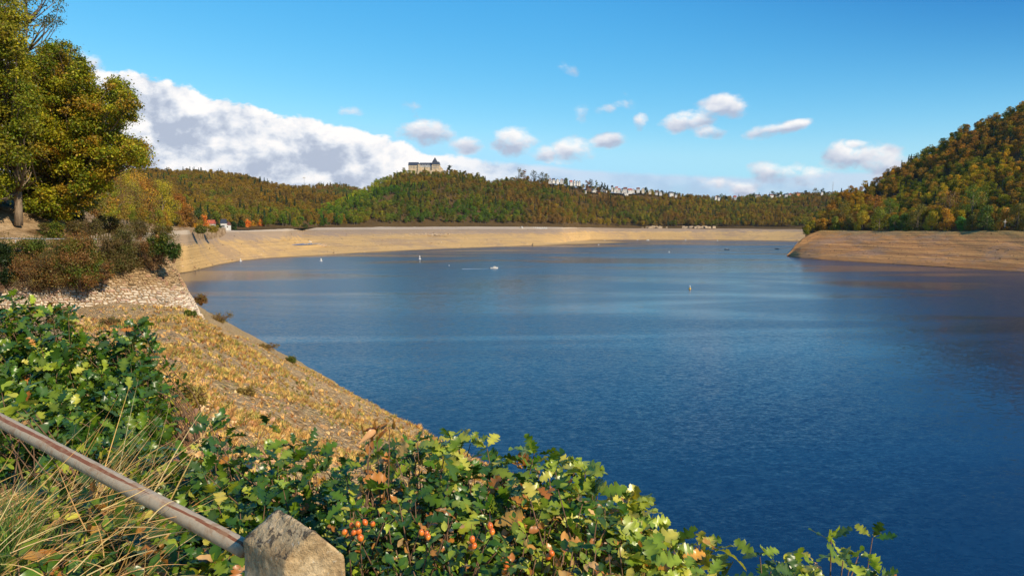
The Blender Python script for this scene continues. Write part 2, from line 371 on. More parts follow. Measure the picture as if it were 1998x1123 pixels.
GR = {}
def loft(name, rows, px0, px1, step, subs, mat, label, cat, amp=None, smoothrows=False, seed=1, kind='structure', terrace=None):
    """rows: list of ('D'|'z', [(px,py,val)...]) from near to far"""
    px = np.arange(px0, px1+.1, step); R_ = []
    for mode, pts in rows:
        a = np.array(pts, float); y = np.interp(px, a[:,0], a[:,1]); val = np.interp(px, a[:,0], a[:,2])
        if mode == 'D': R_.append(Pd(px, y, val))
        elif mode == 'z': R_.append(np.stack(Pz(px, y, val), -1))
        elif mode == 'Dz':      # second value is a height, third a depth
            aa, bb, cc = ray(px, HZ); R_.append(np.stack([aa/bb*val, val, y], -1))
    out = []; seg = []
    for i in range(len(R_)-1):
        n = subs[i]
        for k in range(n):
            t = k/n; out.append(R_[i]*(1-t)+R_[i+1]*t); seg.append(i+t)
    out.append(R_[-1]); seg.append(len(R_)-1)
    A = np.array(out); seg = np.array(seg)
    if amp is not None:
        am = np.interp(seg, np.arange(len(R_)), [a[0] for a in amp]); sc = np.interp(seg, np.arange(len(R_)), [a[1] for a in amp])
        A[..., 2] += am[:, None]*fbm(A[..., 0]/sc[:, None], A[..., 1]/sc[:, None], 5, seed)
    if terrace:
        zz = A[..., 2]+.5*fbm(A[..., 0]/25, A[..., 1]/25, 3, seed+5); ph = zz/terrace[0]; st_ = np.floor(ph)+np.clip((ph-np.floor(ph)-.45)/.5, 0, 1)
        fade = np.clip(A[..., 2]/.5, 0, 1)*np.clip((23-A[..., 2])/2, 0, 1)*terrace[1]*np.clip(1.4-A[..., 2]/16, .25, 1)
        A[..., 2] += fade*(st_-ph-.0)*terrace[0]
    o = mesh(name, A, grid_faces(*A.shape[:2]), mat if not isinstance(mat, list) else mat, smooth=True)
    if isinstance(mat, list):
        cut = mat[2] if len(mat) > 2 else 2
    GR[name+str(seed)] = (A, seg, px)
    return tag(o, label, cat, kind=kind), A, seg, px

# waterlines by pixel
wlA = [(150,640),(200,610),(240,585),(280,563),(320,546),(352,533),(372,530),(400,523),(430,516),(470,509),(520,504),(560,501.5),(600,500),(640,497.5),(700,493.5),(800,488.5),(900,484),(1000,480.5),(1060,478),(1100,475),(1125,471),(1150,468.5),(1250,467.8),(1400,468.2),(1500,469.5),(1570,470.5),(1660,473)]
wl = [(a, b, 0.) for a, b in wlA]; wlu = [(a, b+1.2+(b-439)*.05, -3.) for a, b in wlA]
topA = [(150,462,200),(200,458,270),(313,452,400),(367,451,440),(431,450,600),(500,449,650),(563,448,700),(590,445.5,850),(700,444.5,950),(800,444,1010),(900,443.5,1050),(1000,443.8,1090),(1100,444.5,1150),(1125,445,1320),(1200,446,1375),(1300,446.3,1385),(1400,447,1365),(1500,448,1310),(1600,448.5,1250),(1660,449,1220)]
beach, BA, Bseg, Bpx = loft('shore', [('z', wlu), ('z', wl), ('D', topA), ('D', [(a, b-1.2 if a > 580 else b-.2, c+18) for a, b, c in topA])], 150, 1660, 4, [2, 90, 3], M_beach,
    'drained tan lakeshore with horizontal strand lines round the far bay', 'shore', amp=[(0,60),(.15,60),(2.6,55),(.5,60)], seed=3, terrace=(1.6, .35))
# low spit
sp = [(1040,480,0.),(1100,478.3,0.),(1180,475.5,0.),(1236,472.2,0.)]
loft('sand_spit', [('z', [(a, b+1.5, -1.) for a, b, c in sp]), ('z', sp), ('z', [(1040,472,4.),(1100,471.5,1.8),(1180,471.5,.9),(1236,472.0,.0)]), ('z', [(1040,466.5,0.),(1100,467.3,0.),(1180,469.,0.),(1236,471.9,0.)]), ('z', [(1040,466,-1.),(1100,467,-1.),(1180,468.8,-1.),(1236,471.8,-1.)])],
    1040, 1236, 4, [1, 5, 4, 1], M_beach, 'low sand spit reaching into the lake', 'sand spit', seed=5)

ridA = [(560,446,1000),(580,443,1040),(600,428,1090),(640,408,1160),(680,391,1210),(700,381,1240),(740,359,1300),(760,350,1330),(795,338,1380),(830,336.5,1390),(870,338,1400),(900,344,1410),(930,352,1430),(960,358,1450),(1000,356,1480),(1030,354,1500),(1060,358,1520),(1100,361,1560),(1140,369,1600),(1180,374,1640),(1220,377,1680),(1260,378,1700),(1300,383,1750),(1340,385,1780),(1380,389,1800),(1420,391.5,1820),(1460,389.5,1850),(1500,387,1850),(1540,385,1850),(1580,383,1850),(1620,381,1850),(1680,383,1850)]
baseA = [(a, b-1.2 if a > 580 else b-.2, c+18) for a, b, c in topA]
midA = []
for px in range(560, 1690, 40):
    d0 = np.interp(px, [b[0] for b in baseA], [b[2] for b in baseA]); y0 = np.interp(px, [b[0] for b in baseA], [b[1] for b in baseA])
    d1 = np.interp(px, [b[0] for b in ridA], [b[2] for b in ridA]); y1 = np.interp(px, [b[0] for b in ridA], [b[1] for b in ridA])
    z0 = EYE+(439-y0)/FPX*d0; z1 = EYE+(439-y1)/FPX*d1; midA.append((px, z0+(z1-z0)*.56, d0+(d1-d0)*.5))
hillA, HA, HAs, HApx = loft('hill', [('D', baseA), ('Dz', midA), ('D', ridA), ('Dz', [(a, max(20, (439-b)/FPX*c*.5), c+350) for a, b, c in ridA]), ('Dz', [(a, -8, c+1200) for a, b, c in ridA])],
    566, 1684, 6, [12, 12, 4, 2], M_floor, 'wooded castle hill and long ridge on the far side of the lake', 'hill', amp=[(.5,60),(16,130),(3,90),(3,90),(0,90)], seed=11)
# left hills
ridB = [(150,352,1150),(240,341,1250),(290,338,1300),(320,341,1300),(400,342.5,1320),(440,344,1330),(480,351,1330),(520,364,1320),(560,372.5,1300),(600,378,1280),(640,386,1260),(720,402,1240)]
baseB = [(150,452,420),(313,450,470),(431,448,640),(500,447,690),(563,446,730),(620,444,900),(720,443,1000)]
hillB, HB, HBs, HBpx = loft('hill', [('D', baseB), ('D', [(150,400,800),(313,398,860),(431,399,950),(500,400,980),(563,410,980),(620,418,1050),(720,425,1080)]), ('D', ridB), ('Dz', [(a, 0, c+900) for a, b, c in ridB])],
    150, 720, 6, [12, 12, 3], M_floor, 'broad autumn hill behind the left shore of the bay', 'hill', amp=[(.3,60),(18,140),(3,80),(0,80)], seed=21)
ridC = [(520,378,2100),(560,371,2100),(600,367.5,2150),(640,364,2200),(670,365,2200),(700,374,2200),(740,392,2200)]
hillC, HC, HCs, HCpx = loft('hill', [('D', [(520,430,1500),(740,430,1500)]), ('D', ridC), ('Dz', [(a, 0, c+900) for a, b, c in ridC])], 520, 740, 6, [14, 3], M_floor,
    'distant dark wooded hill in the gap left of the castle hill', 'hill', amp=[(.3,60),(2,80),(0,80)], seed=31)
# right headland
wlR = [(1535,499.5),(1545,501),(1560,503),(1600,506.5),(1700,512.5),(1800,518.5),(1900,524.5),(2000,531),(2200,543),(2400,556)]
creR = [(1535,499,613),(1542,490,618),(1552,478,625),(1565,466,633),(1580,457.5,640),(1600,451,645),(1650,450.5,630),(1700,451,605),(1800,451,560),(1900,451.5,520),(2000,451.5,480),(2200,452,420),(2400,453,370)]
ridR = [(1535,500,640),(1552,482,665),(1580,450,690),(1600,434,720),(1620,410,740),(1635,389,750),(1669,377,760),(1706,365,770),(1750,334,775),(1791,314,775),(1838,288,765),(1872,265,755),(1940,238,740),(1997,212,720),(2100,178,700),(2250,140,690),(2400,118,680)]
flr = []
for (px, py, D) in creR: flr.append((px, py-.4 if px > 1575 else py+.3, D+(14 if px > 1575 else 5)))
rbank, RB, RBs, RBpx = loft('shore', [('z', [(a, b+3, -4.) for a, b in wlR]), ('z', [(a, b, 0.) for a, b in wlR]), ('D', creR), ('D', flr), ('Dz', [(a, -3 if a < 1590 else 18, c+(60 if a < 1590 else 90)) for a, b, c in flr])], 1535, 2400, 3, [2, 110, 3, 5], M_rbank,
    'bare terraced brown bank below the right headland', 'shore', amp=[(0,40),(.6,28),(2.2,40),(.4,50),(0,50)], seed=43, terrace=(1.15, .6))
midR = []
for px in (1535,1560,1580,1600,1620,1650,1700,1750,1800,1850,1900,1950,2000,2100,2250,2400):
    y0 = np.interp(px, [b[0] for b in flr], [b[1] for b in flr]); d0 = np.interp(px, [b[0] for b in flr], [b[2] for b in flr])
    y1 = np.interp(px, [b[0] for b in ridR], [b[1] for b in ridR]); d1 = np.interp(px, [b[0] for b in ridR], [b[2] for b in ridR])
    z0 = EYE+(439-y0)/FPX*d0; z1 = EYE+(439-y1)/FPX*d1; midR.append((px, z0+(z1-z0)*.45, d0+(d1-d0)*.5))
hillR, HR, HRs, HRpx = loft('hill', [('D', flr), ('Dz', midR), ('D', ridR), ('Dz', [(a, -8, c+400) for a, b, c in ridR])], 1572, 2400, 5, [10, 10, 4], M_floor,
    'steep wooded hill rising on the right headland', 'hill', amp=[(.3,50),(9,90),(2,70),(0,70)], seed=47)
# near left slope
roadN = [(-400,26.,46),(-150,26.,50),(0,26.,56),(80,26.,58),(150,26,62),(185,26,68),(200,25.6,120),(215,25.4,215),(250,24.8,325),(313,24.3,402),(367,24.3,442),(440,24.5,600)]
toeN = [(-400,31,54),(-150,30,58),(0,29.3,63),(80,28.4,65),(150,27.6,70),(185,27.5,77),(200,27,135),(215,26.8,232),(250,26.5,342),(313,26,418),(367,26,458),(440,25.5,615)]
ridN = [(-400,240,120),(-150,290,125),(0,320,130),(100,365,140),(160,382,170),(200,386,290),(250,394,420),(300,414,500),(350,434,540),(400,444,600),(440,448,640)]
slopeN, HN, HNs, HNpx = loft('hillside', [('Dz', [(a, b-7, c*.985) for a, b, c in roadN]), ('Dz', roadN), ('Dz', toeN), ('D', ridN), ('Dz', [(a, 20, c+200) for a, b, c in ridN])], -400, 440, 6, [1, 3, 18, 3], M_soil,
    'sandy hillside rising behind the lakeside road on the left', 'hillside', amp=[(0,6),(.1,6),(.8,9),(4,40),(0,40)], seed=53)

# near embankment height field
def zprof(d):
    return np.interp(d, [-20, 0, 31.4, 37, 39.2, 39.9, 60], [-9, 0, 21, 24.1, 26.1, 26.2, 26.2])
def zground(X, Y):
    d = 40.18-.83*X-.557*Y
    z = zprof(d)
    far = np.where(Y > 58, np.minimum(z, 25.6), z)
    cap = 21.7+np.maximum(0, 46-Y)*.105
    cove = np.minimum(z, np.where(Y < 60, cap, 99))
    z = np.where(X < -4, far*0+np.minimum(far, cove), far)
    blend = np.clip((-X-3)/5, 0, 1); z = (1-blend)*zprof(d)+blend*z
    yf = np.interp(X, [-70, -40, -33, -29.5], [51.5, 52.8, 54.8, 57.6]); xr = np.interp(Y, [55, 57, 60, 65, 73, 90, 235], [-32.6, -30.5, -30.7, -33.8, -40, -58, -153])
    inside = (Y > yf) & (X < xr)
    z = np.where(inside, 26.15, z)
    near = np.hypot(X, Y) < 1.2
    return np.where(d > 41, np.where(Y < 8, 26.2, z), z)
def ztot(X, Y):
    q = 40.18-.83*X-.557*Y; ro_ = np.clip((39-q)/2, 0, 1)*np.clip((q+3)/4, 0, 1); return zground(X, Y)+ro_*(np.clip(Y/30, 0, 1)*1.1*fbm(X/8, Y/8, 3, 9)+.35*fbm(X/4, Y/4, 4, 3)+.16*fbm(X/.9, Y/.9, 3, 5))
xs = np.concatenate([np.linspace(-150, -60, 46), np.linspace(-59.5, -12, 150), np.linspace(-11.7, 8, 110), np.linspace(9, 60, 40)])
ys = np.concatenate([np.linspace(-40, -4, 14), np.linspace(-3.5, 14, 100), np.linspace(14.4, 66, 160), np.linspace(67, 240, 120)])
X, Y = np.meshgrid(xs, ys); Z = ztot(X, Y)
tag(mesh('embankment', np.stack([X, Y, Z], -1), grid_faces(len(ys), len(xs)), M_gravel, smooth=True), 'brown stony embankment falling from the road to the lake', 'slope', kind='structure')
def gz(x, y): return float(zground(np.array(float(x)), np.array(float(y))))

# road strip behind the wall and rail
rp = np.array([(-62,53.6),(-42,55.2),(-36,57.2),(-34,61),(-37,68),(-46,80),(-62,103),(-90,145)]); 
tn = np.gradient(rp, axis=0); tn /= np.linalg.norm(tn, axis=1)[:, None]; nr = np.stack([-tn[:,1], tn[:,0]], 1)
rv = np.concatenate([np.c_[rp, np.full(8, 26.2)], np.c_[rp+nr*4.2, np.full(8, 26.2)]])
tag(mesh('road', rv, [(i, i+1, 9+i, 8+i) for i in range(7)], M_road), 'narrow lakeside road on top of the stone wall', 'road', kind='structure')

# ------------------------------------------------------------------ stone wall (bastion)
def smoothcurve(P, n):
    P = np.array(P, float); t = np.arange(len(P)); tt = np.linspace(0, len(P)-1, n)
    out = []
    for x in tt:
        i = min(int(x), len(P)-2); f = x-i; p0 = P[max(i-1, 0)]; p1 = P[i]; p2 = P[i+1]; p3 = P[min(i+2, len(P)-1)]
        out.append(.5*((2*p1)+(-p0+p2)*f+(2*p0-5*p1+4*p2-p3)*f*f+(-p0+3*p1-3*p2+p3)*f**3))
    return np.array(out)
basec = smoothcurve([(-62,47.5,21.4),(-46,49.4,21.5),(-38,50.4,21.5),(-32,51.6,21.4),(-28.7,53,21.1),(-26.5,55,20.7),(-26.3,57.5,20.2),(-28.6,62,19.2),(-35,70,18),(-48,84,16)], 240)
topc = smoothcurve([(-62,50.4,26.3),(-46,51.6,26.3),(-39,52.3,26.3),(-34,53.9,26.3),(-31.6,55.2,26.2),(-30.1,57,26.0),(-30.3,59.4,25.9),(-33.4,65,25.9),(-41,74,25.8),(-52,88,25.8)], 240)
V_ = []; F_ = []; C_ = []
L = np.concatenate([[0], np.cumsum(np.linalg.norm(np.diff(basec, axis=0), axis=1))]); total = L[-1]
def wp(s, h, off=0.):
    b = np.array([np.interp(s, L, basec[:, k]) for k in range(3)]); t = np.array([np.interp(s, L, topc[:, k]) for k in range(3)])
    p = b+(t-b)*h; s2 = min(s+.3, total); b2 = np.array([np.interp(s2, L, basec[:, k]) for k in range(3)])
    tg = b2-b if s2 > s+.01 else np.array([-.5, .86, 0]); nrm = np.cross(tg, t-b); nrm /= np.linalg.norm(nrm)
    return p+nrm*off
# backing face
bs_, bh_ = np.linspace(0, total, 130), np.linspace(0, 1, 8)
BV = np.array([[wp(s, h, -.06) for s in bs_] for h in bh_]); wall = empty('stone_wall', (-30, 54, 20.2), 'pale dry stone retaining wall curving out below the lakeside road on the left', 'wall')
LOC = np.array([-30, 54, 20.2])
bk = mesh('backing', BV-LOC, grid_faces(8, 130), plain('wall_joint', (.27,.18,.10), .95, .1, .3), wall, smooth=True)
h = 0.
random.seed(5)
while h < 1.:
    dh = random.uniform(.15, .27)/6.6; s = 14+random.uniform(0, .3)
    hh = min(h+dh, 1.)
    while s < total-22:
        w = random.choice([.22,.3,.36,.45,.6])*random.uniform(.8, 1.2)
        off = random.uniform(.0, .09); g0 = .022; jh = random.uniform(-.3, .3)*dh; j2 = random.uniform(-.3, .3)*dh
        q = [wp(s+g0, h+dh*.09+jh, -.1), wp(s+w-g0, h+dh*.09+j2, -.1), wp(s+w-g0, hh-dh*.05+j2, -.1), wp(s+g0, hh-dh*.05+jh, -.1)]
        ins = .025
        f = [wp(s+g0+ins*random.uniform(1,3.5), h+dh*random.uniform(.15,.3)+jh, off), wp(s+w-g0-ins*random.uniform(1,3.5), h+dh*random.uniform(.15,.3)+j2, off+random.uniform(-.03,.03)), wp(s+w-g0-ins*random.uniform(1,3.5), hh-dh*random.uniform(.1,.28)+j2, off*.8), wp(s+g0+ins*random.uniform(1,3.5), hh-dh*random.uniform(.1,.28)+jh, off*.8)]
        n0 = len(V_); V_ += q+f; F_ += [(n0+4,n0+5,n0+6,n0+7),(n0,n0+1,n0+5,n0+4),(n0+1,n0+2,n0+6,n0+5),(n0+2,n0+3,n0+7,n0+6),(n0+3,n0,n0+4,n0+7)]
        k = random.random(); pale = np.clip((.46-h)/.2+random.uniform(-.25,.25), 0, 1)
        base = np.array((.44,.30,.155))*(1-pale)+np.array((.72,.60,.45))*pale
        if k < .14: base = base*.5+np.array((.42,.20,.15))*.5
        elif k < .24: base = base*.55
        base = base*random.uniform(.8, 1.15); C_ += [base]*8
        s += w
    h = hh
V_ = np.array(V_)-LOC
m, gg, out = newmat('wall_stone'); a = gg.new('ShaderNodeAttribute', attribute_name='tint'); n = gg.noise(pos(gg), 5, 5, .7)
princ(gg, out, gg.mix(1., a.outputs['Color'], gg.ramp(n, [(.3, .6), (.7, 1.25)]), 'MULTIPLY'), .95, .1, bump(gg, n, .8, .08)); M_wstone = m
mesh('stonework', V_, F_, M_wstone, wall, col=C_)

# ------------------------------------------------------------------ foliage generators
def pal(cols, n, jit=.18):
    cols = np.array([c[:3] for c in cols], float) if len(cols[0]) == 3 else None
    i = rng.integers(0, len(cols), n); return np.clip(cols[i]*rng.uniform(1-jit, 1+jit, (n, 1))*rng.uniform(.93, 1.07, (n, 3)), 0, 1)
def leafquads(P, size, col, up=.4, outward=None, nmin=3):
    """one bent rhombus (two tris sharing the midrib) per point"""
    n = len(P); d = rng.normal(size=(n, 3)); d /= np.linalg.norm(d, axis=1)[:, None]
    nv = rng.normal(size=(n, 3))*.7+np.array([0, 0, up]);
    if outward is not None: nv = nv+outward*.9
    nv /= np.linalg.norm(nv, axis=1)[:, None]; t = np.cross(nv, d); t /= np.linalg.norm(t, axis=1)[:, None]+1e-9; b = np.cross(nv, t)
    s = (np.asarray(size)*rng.uniform(.6, 1.35, n))[:, None]
    v = np.stack([P-t*s*.5, P+b*s*.30+nv*s*.10, P+t*s*.55, P-b*s*.30+nv*s*.10], 1).reshape(-1, 3)
    f = np.arange(4*n).reshape(n, 4); return v, f, np.repeat(col, 4, 0)
def ballpts(n, r, flat=.8, shell=.55):
    d = rng.normal(size=(n, 3)); d /= np.linalg.norm(d, axis=1)[:, None]; q = rng.uniform(shell**3, 1, (n, 1))**(1/3)
    return d*q*r*np.array([1, 1, flat]), d

# colour families (real leaf colours)
GREEN = [(.045,.085,.014),(.06,.11,.016),(.035,.07,.015),(.09,.13,.02)]
YEL = [(.22,.20,.025),(.16,.17,.02),(.28,.20,.03),(.12,.14,.02)]
RUST = [(.19,.085,.02),(.15,.07,.02),(.23,.11,.022),(.12,.075,.02)]
BROWN = [(.13,.085,.04),(.10,.065,.03),(.17,.10,.045)]
DARK = [(.02,.04,.012),(.03,.055,.016)]

# forest tree variants (for the far woods)
def crown_variant(k, conifer=False, nleaf=640, leaf=.78):
    P = []; O = []
    if conifer:
        n = nleaf; z = rng.uniform(.12, 1, n)**.9; a = rng.uniform(0, 6.28, n); lay = .75+.25*np.sin(z*42); r = (1-z)*2.9*lay*rng.uniform(.5, 1, n)
        P = np.stack([np.cos(a)*r, np.sin(a)*r, 2+z*13-r*.25], -1); O = np.stack([np.cos(a), np.sin(a), np.full(n, .2)], -1)
    else:
        nc = 11; 
        for i in range(nc):
            a = rng.uniform(0, 6.28); rr = rng.uniform(0, 3.0); zc = rng.uniform(3.2, 10.5)
            if zc > 9: rr *= .55
            r = rng.uniform(1.3, 2.3); p, d = ballpts(nleaf//nc, r, .85); P.append(p+np.array([math.cos(a)*rr, math.sin(a)*rr, zc])); O.append(d)
        P = np.concatenate(P); O = np.concatenate(O)
    tone = rng.uniform(.72, 1.25, (len(P), 1))*rng.uniform(.92, 1.08, (len(P), 3))
    v, f, c = leafquads(P, leaf, tone, .5, O)
    # trunk + limbs
    mb = MB(); mb.tube([(0,0,-1),(0,0,3),(.15,0,6),(0,.1,9 if not conifer else 13)], [.26,.2,.14,.05], 5)
    for q in range(0 if conifer else 4):
        a = rng.uniform(0, 6.28); mb.tube([(0,0,3.5+q*.7),(math.cos(a)*1.4, math.sin(a)*1.4, 5.5+q*.7),(math.cos(a)*2.4, math.sin(a)*2.4, 8+q*.4)], [.1,.07,.03], 4)
    o = mesh('forest_tree_variant', v, f, [M_forest, M_trunkdark], col=c, link=False)
    n0 = len(v); V2 = np.concatenate([v, np.array(mb.V)]); F2 = [list(x) for x in f]+[[i+n0 for i in q] for q in mb.F]
    c2 = np.concatenate([c, np.ones((len(mb.V), 3))]); bpy.data.objects.remove(o)
    return mesh('forest_tree_variant', V2, F2, [M_forest, M_trunkdark], col=c2, link=False, facemat=[0]*len(f)+[1]*len(mb.F))
def scatter(name, P, scl, rotz, vid, col, variants, label, cat):
    vc = bpy.data.collections.new(name+'_variants')
    for i, o in enumerate(variants): o.name = '%s_kind_%02d' % (name, i); vc.objects.link(o)
    me = bpy.data.meshes.new(name); me.vertices.add(len(P)); me.vertices.foreach_set('co', np.asarray(P, np.float32).ravel())
    def at(nm, ty, key, arr): a = me.attributes.new(nm, ty, 'POINT'); a.data.foreach_set(key, np.asarray(arr).ravel())
    r3 = rotz if np.ndim(rotz) == 2 else np.stack([rng.uniform(-.06, .06, len(P)), rng.uniform(-.06, .06, len(P)), rotz], -1)
    at('rot', 'FLOAT_VECTOR', 'vector', r3.astype(np.float32)); at('scl', 'FLOAT_VECTOR', 'vector', scl.astype(np.float32)); at('vid', 'INT', 'value', vid.astype(np.int32))
    at('col', 'FLOAT_COLOR', 'color', np.c_[col, np.ones(len(P))].astype(np.float32))
    o = bpy.data.objects.new(name, me); COL.objects.link(o)
    ng = bpy.data.node_groups.new(name, 'GeometryNodeTree'); ng.interface.new_socket('Geometry', in_out='INPUT', socket_type='NodeSocketGeometry'); ng.interface.new_socket('Geometry', in_out='OUTPUT', socket_type='NodeSocketGeometry')
    N = ng.nodes; Lk = ng.links; gi = N.new('NodeGroupInput'); go = N.new('NodeGroupOutput'); ip = N.new('GeometryNodeInstanceOnPoints'); ci = N.new('GeometryNodeCollectionInfo')
    ci.inputs['Collection'].default_value = vc; ci.inputs['Separate Children'].default_value = True; ci.inputs['Reset Children'].default_value = True
    def na(nm, dt): n = N.new('GeometryNodeInputNamedAttribute'); n.data_type = dt; n.inputs['Name'].default_value = nm; return n.outputs[0]
    ip.inputs['Pick Instance'].default_value = True
    Lk.new(gi.outputs[0], ip.inputs['Points']); Lk.new(ci.outputs[0], ip.inputs['Instance']); Lk.new(na('vid', 'INT'), ip.inputs['Instance Index'])
    Lk.new(na('rot', 'FLOAT_VECTOR'), ip.inputs['Rotation']); Lk.new(na('scl', 'FLOAT_VECTOR'), ip.inputs['Scale']); Lk.new(ip.outputs[0], go.inputs[0])
    md = o.modifiers.new('scatter', 'NODES'); md.node_group = ng
    return tag(o, label, cat, kind='stuff')
def sample(A, seg, s0, s1, spacing, keep=None):
    """random points on loft cells between row params"""
    a, b, c, d = A[:-1,:-1], A[:-1,1:], A[1:,:-1], A[1:,1:]
    area = .5*(np.linalg.norm(np.cross(b-a, c-a), axis=-1)+np.linalg.norm(np.cross(b-d, c-d), axis=-1))
    rs = (seg[:-1] >= s0-1e-6) & (seg[1:] <= s1+1e-6); area = area*rs[:, None]
    n = int(area.sum()/spacing**2); idx = rng.choice(area.size, n, p=(area/area.sum()).ravel()); i, j = np.unravel_index(idx, area.shape)
    f, h_ = rng.uniform(size=(2, n, 1)); P = (a[i,j]*(1-f)+b[i,j]*f)*(1-h_)+(c[i,j]*(1-f)+d[i,j]*f)*h_
    # thin to keep a minimum distance
    cell = spacing*.62; key = {}; ok = []
    for q in range(n):
        k = (int(P[q,0]//cell), int(P[q,1]//cell))
        if k in key: continue
        key[k] = 1; ok.append(q)
    ok = np.array(ok); return P[ok], seg[i][ok]+h_[ok,0]*(seg[1]-seg[0])
def topx(P): # back to pixels
    x, y, z = P[..., 0], P[..., 1], P[..., 2]-EYE; dep = y*CP-z*SP; up = y*SP+z*CP
    return 999+FPX*x/dep, 561.5-FPX*up/dep
def forestcol(P, wg, wy, wr, wb, seed, scale=70):
    """weights may vary in space through noise: patches of green, yellow, rust and brown trees"""
    n = len(P); x, y = P[:, 0], P[:, 1]
    G_ = np.array([wg, wy, wr, wb], float)[:, None]*np.ones((1, n)) if np.ndim(wg) == 0 else np.array([wg, wy, wr, wb])
    for k in range(4): G_[k] = G_[k]*np.exp(3.8*fbm(x/scale+k*31, y/scale-k*17, 3, seed+k))
    G_ = G_/G_.sum(0); cum = np.cumsum(G_, 0); r = rng.uniform(size=n); k = (r[None] > cum).sum(0).clip(0, 3)
    fam = [np.array(GREEN), np.array(YEL)*.9, np.array(RUST)*np.array([.9,1.12,1.1]), np.array(BROWN)]
    out = np.zeros((n, 3))
    for q in range(4):
        m_ = k == q; ii = rng.integers(0, len(fam[q]), m_.sum()); out[m_] = fam[q][ii]
    avg = sum(G_[q][:, None]*fam[q].mean(0) for q in range(4)); out = .55*out+.45*avg
    return out*np.array([2.15,1.95,1.1])*rng.uniform(.75, 1.2, (n, 1)), k
VAR = [crown_variant(i) for i in range(6)]+[crown_variant(9, True, 360)]
def forest(name, A, seg, s0, s1, spacing, wts, label, seed, hmul=1., keep=None, conif=.05, scale=70, tint=(1,1,1)):
    P, sg = sample(A, seg, s0, s1, spacing)
    px, py = topx(P)
    if keep is not None: k_ = keep(P, px, py, sg); P, px, py, sg = P[k_], px[k_], py[k_], sg[k_]
    w = wts(P, px, py, sg) if callable(wts) else wts
    col, fam = forestcol(P, *w, seed, scale)
    col = col*(tint(P, px, py, sg) if callable(tint) else np.array(tint)); n = len(P); s = rng.uniform(.75, 1.3, n)*hmul; scl = np.stack([s*rng.uniform(.9, 1.15, n), s*rng.uniform(.9, 1.15, n), s], -1)
    cn = rng.uniform(size=n) < conif*(1+np.clip(4*fbm(P[:,0]/60, P[:,1]/60, 3, seed+9), -1, 4)); vid = rng.integers(0, 6, n); vid[cn] = 6; col[cn] = np.array((.03,.065,.03))*rng.uniform(.8, 1.3, (cn.sum(), 1))
    P = P.copy(); P[:, 2] -= .3
    return scatter(name, P, scl, rng.uniform(0, 6.28, n), vid, col, [o.copy() for o in VAR], label, 'forest')
HOUSE_PX = []   # clearings, filled in below before the forest is scattered
houses = [ # px, py(base), w px, h px, wall, roof, style
 (1073,353.5,6,5,'w','r'),(1080,353,6,4.5,'w','s'),(1087.5,354,6,4,'w','s'),(1096,354,7,4.5,'w','r'),(1102,354,4,5,'w','s'),(1114,357.5,6,5,'w','r'),(1120.5,357.5,3.6,5.5,'w','s'),(1126,357.5,4,4,'w','s'),(1130.5,358,3.6,4.5,'w','s'),
 (1142.3,374.5,4,5.5,'w','s'),(1148.5,369,12,5,'t','s'),(1157,370.5,7,3,'w','s'),(1162,371,2.4,7,'w','s'),(1169,375,4,3.4,'o','r'),(1178.5,369,3,3.6,'w','s'),(1183,371,2.4,3,'w','s'),(1194.3,369.5,4,7,'w','s'),(1200,371,5,3,'w','s'),
 (1203,367.5,6,3,'w','r'),(1207,372,7,4,'w','r'),(1214.5,373,2.6,5,'w','s'),(1220,372,8,6,'w','b'),(1229,373.5,9,5,'w','r'),(1221,378,9,3.5,'w','s'),
 (1236,372,5,3,'w','r'),(1245,371.5,7,5,'w','b'),(1254.5,372,6,4.5,'c','b'),(1268,374.5,6,3.5,'c','b'),(1281,376,5,3,'w','b'),(1289,377,6,3,'w','s'),(1309,379,9,4.5,'w','s'),(1319,381,5,3,'w','s'),
 (1396,386,5,3,'w','r'),(1402,387,4,3.6,'w','s'),(1434,386.5,6,4,'w','r'),(1478,383,10,2.6,'c','b'),(1504,383,9,4,'w','b'),(1513,385,6,3.5,'w','s'),(1521,383,5,3.2,'w','s'),(1534,382,8,4,'w','s'),(1541,381,4,3,'w','r'),(1556,379.5,8,3.5,'o','b'),(1603,377,5,2.6,'w','s'),(1617,377,5,2.6,'w','s')]
def keepA(P, px, py, sg):
    k = np.ones(len(P), bool)
    k &= ~((px > 792) & (px < 872) & (sg > 1.80) & (sg < 2.12))
    for h_ in houses:
        D = np.interp(h_[0], [r[0] for r in ridA], [r[2] for r in ridA])*.975
        k &= ~((np.abs(px-h_[0]) < h_[2]*.5+2.0) & (P[:,1] < D+12) & (P[:,1] > D-26))
    k &= ~((px > 1190) & (px < 1480) & (sg < .07) & (rng.uniform(size=len(P)) < .8))
    return k
def wtsA(P, px, py, sg):
    left = np.clip((1000-px)/300, 0, 1); low = np.clip((400-np.clip(py, 340, 445)), -45, 60)/45
    flank = np.clip((770-px)/130, 0, 1)
    g_ = .9+2.2*left*(py > 355)+2.2*flank; y_ = .45+3.4*flank+.5*(px > 1330)*(py > 395); r_ = 1.0+1.2*np.clip((375-py)/40, 0, 1)-.9*flank; b_ = .65+.5*((px > 1000) & (px < 1260) & (py > 395))-.5*flank
    return (g_, y_, np.clip(r_, .05, 9), np.clip(b_, .05, 9))
def tintA(P, px, py, sg):
    fl = (np.clip((780-px)/90, 0, 1)*np.clip((sg-.9)/.6, 0, 1))[:, None]; gr = (np.clip((1050-px)/250, 0, 1)*np.clip((py-350)/20, 0, 1))[:, None]*(1-fl)
    return np.array([[1., 1., 1.]])*(1-fl-gr)+fl*np.array([[1.15, 1.4, .9]])+gr*np.array([[.78, 1.0, 1.]])
forest('castle_hill_wood', HA, HAs, 0.02, 2.12, 7.0, wtsA, 'mixed green and rust autumn wood covering the castle hill and ridge', 101, keep=keepA, conif=.05, tint=tintA)
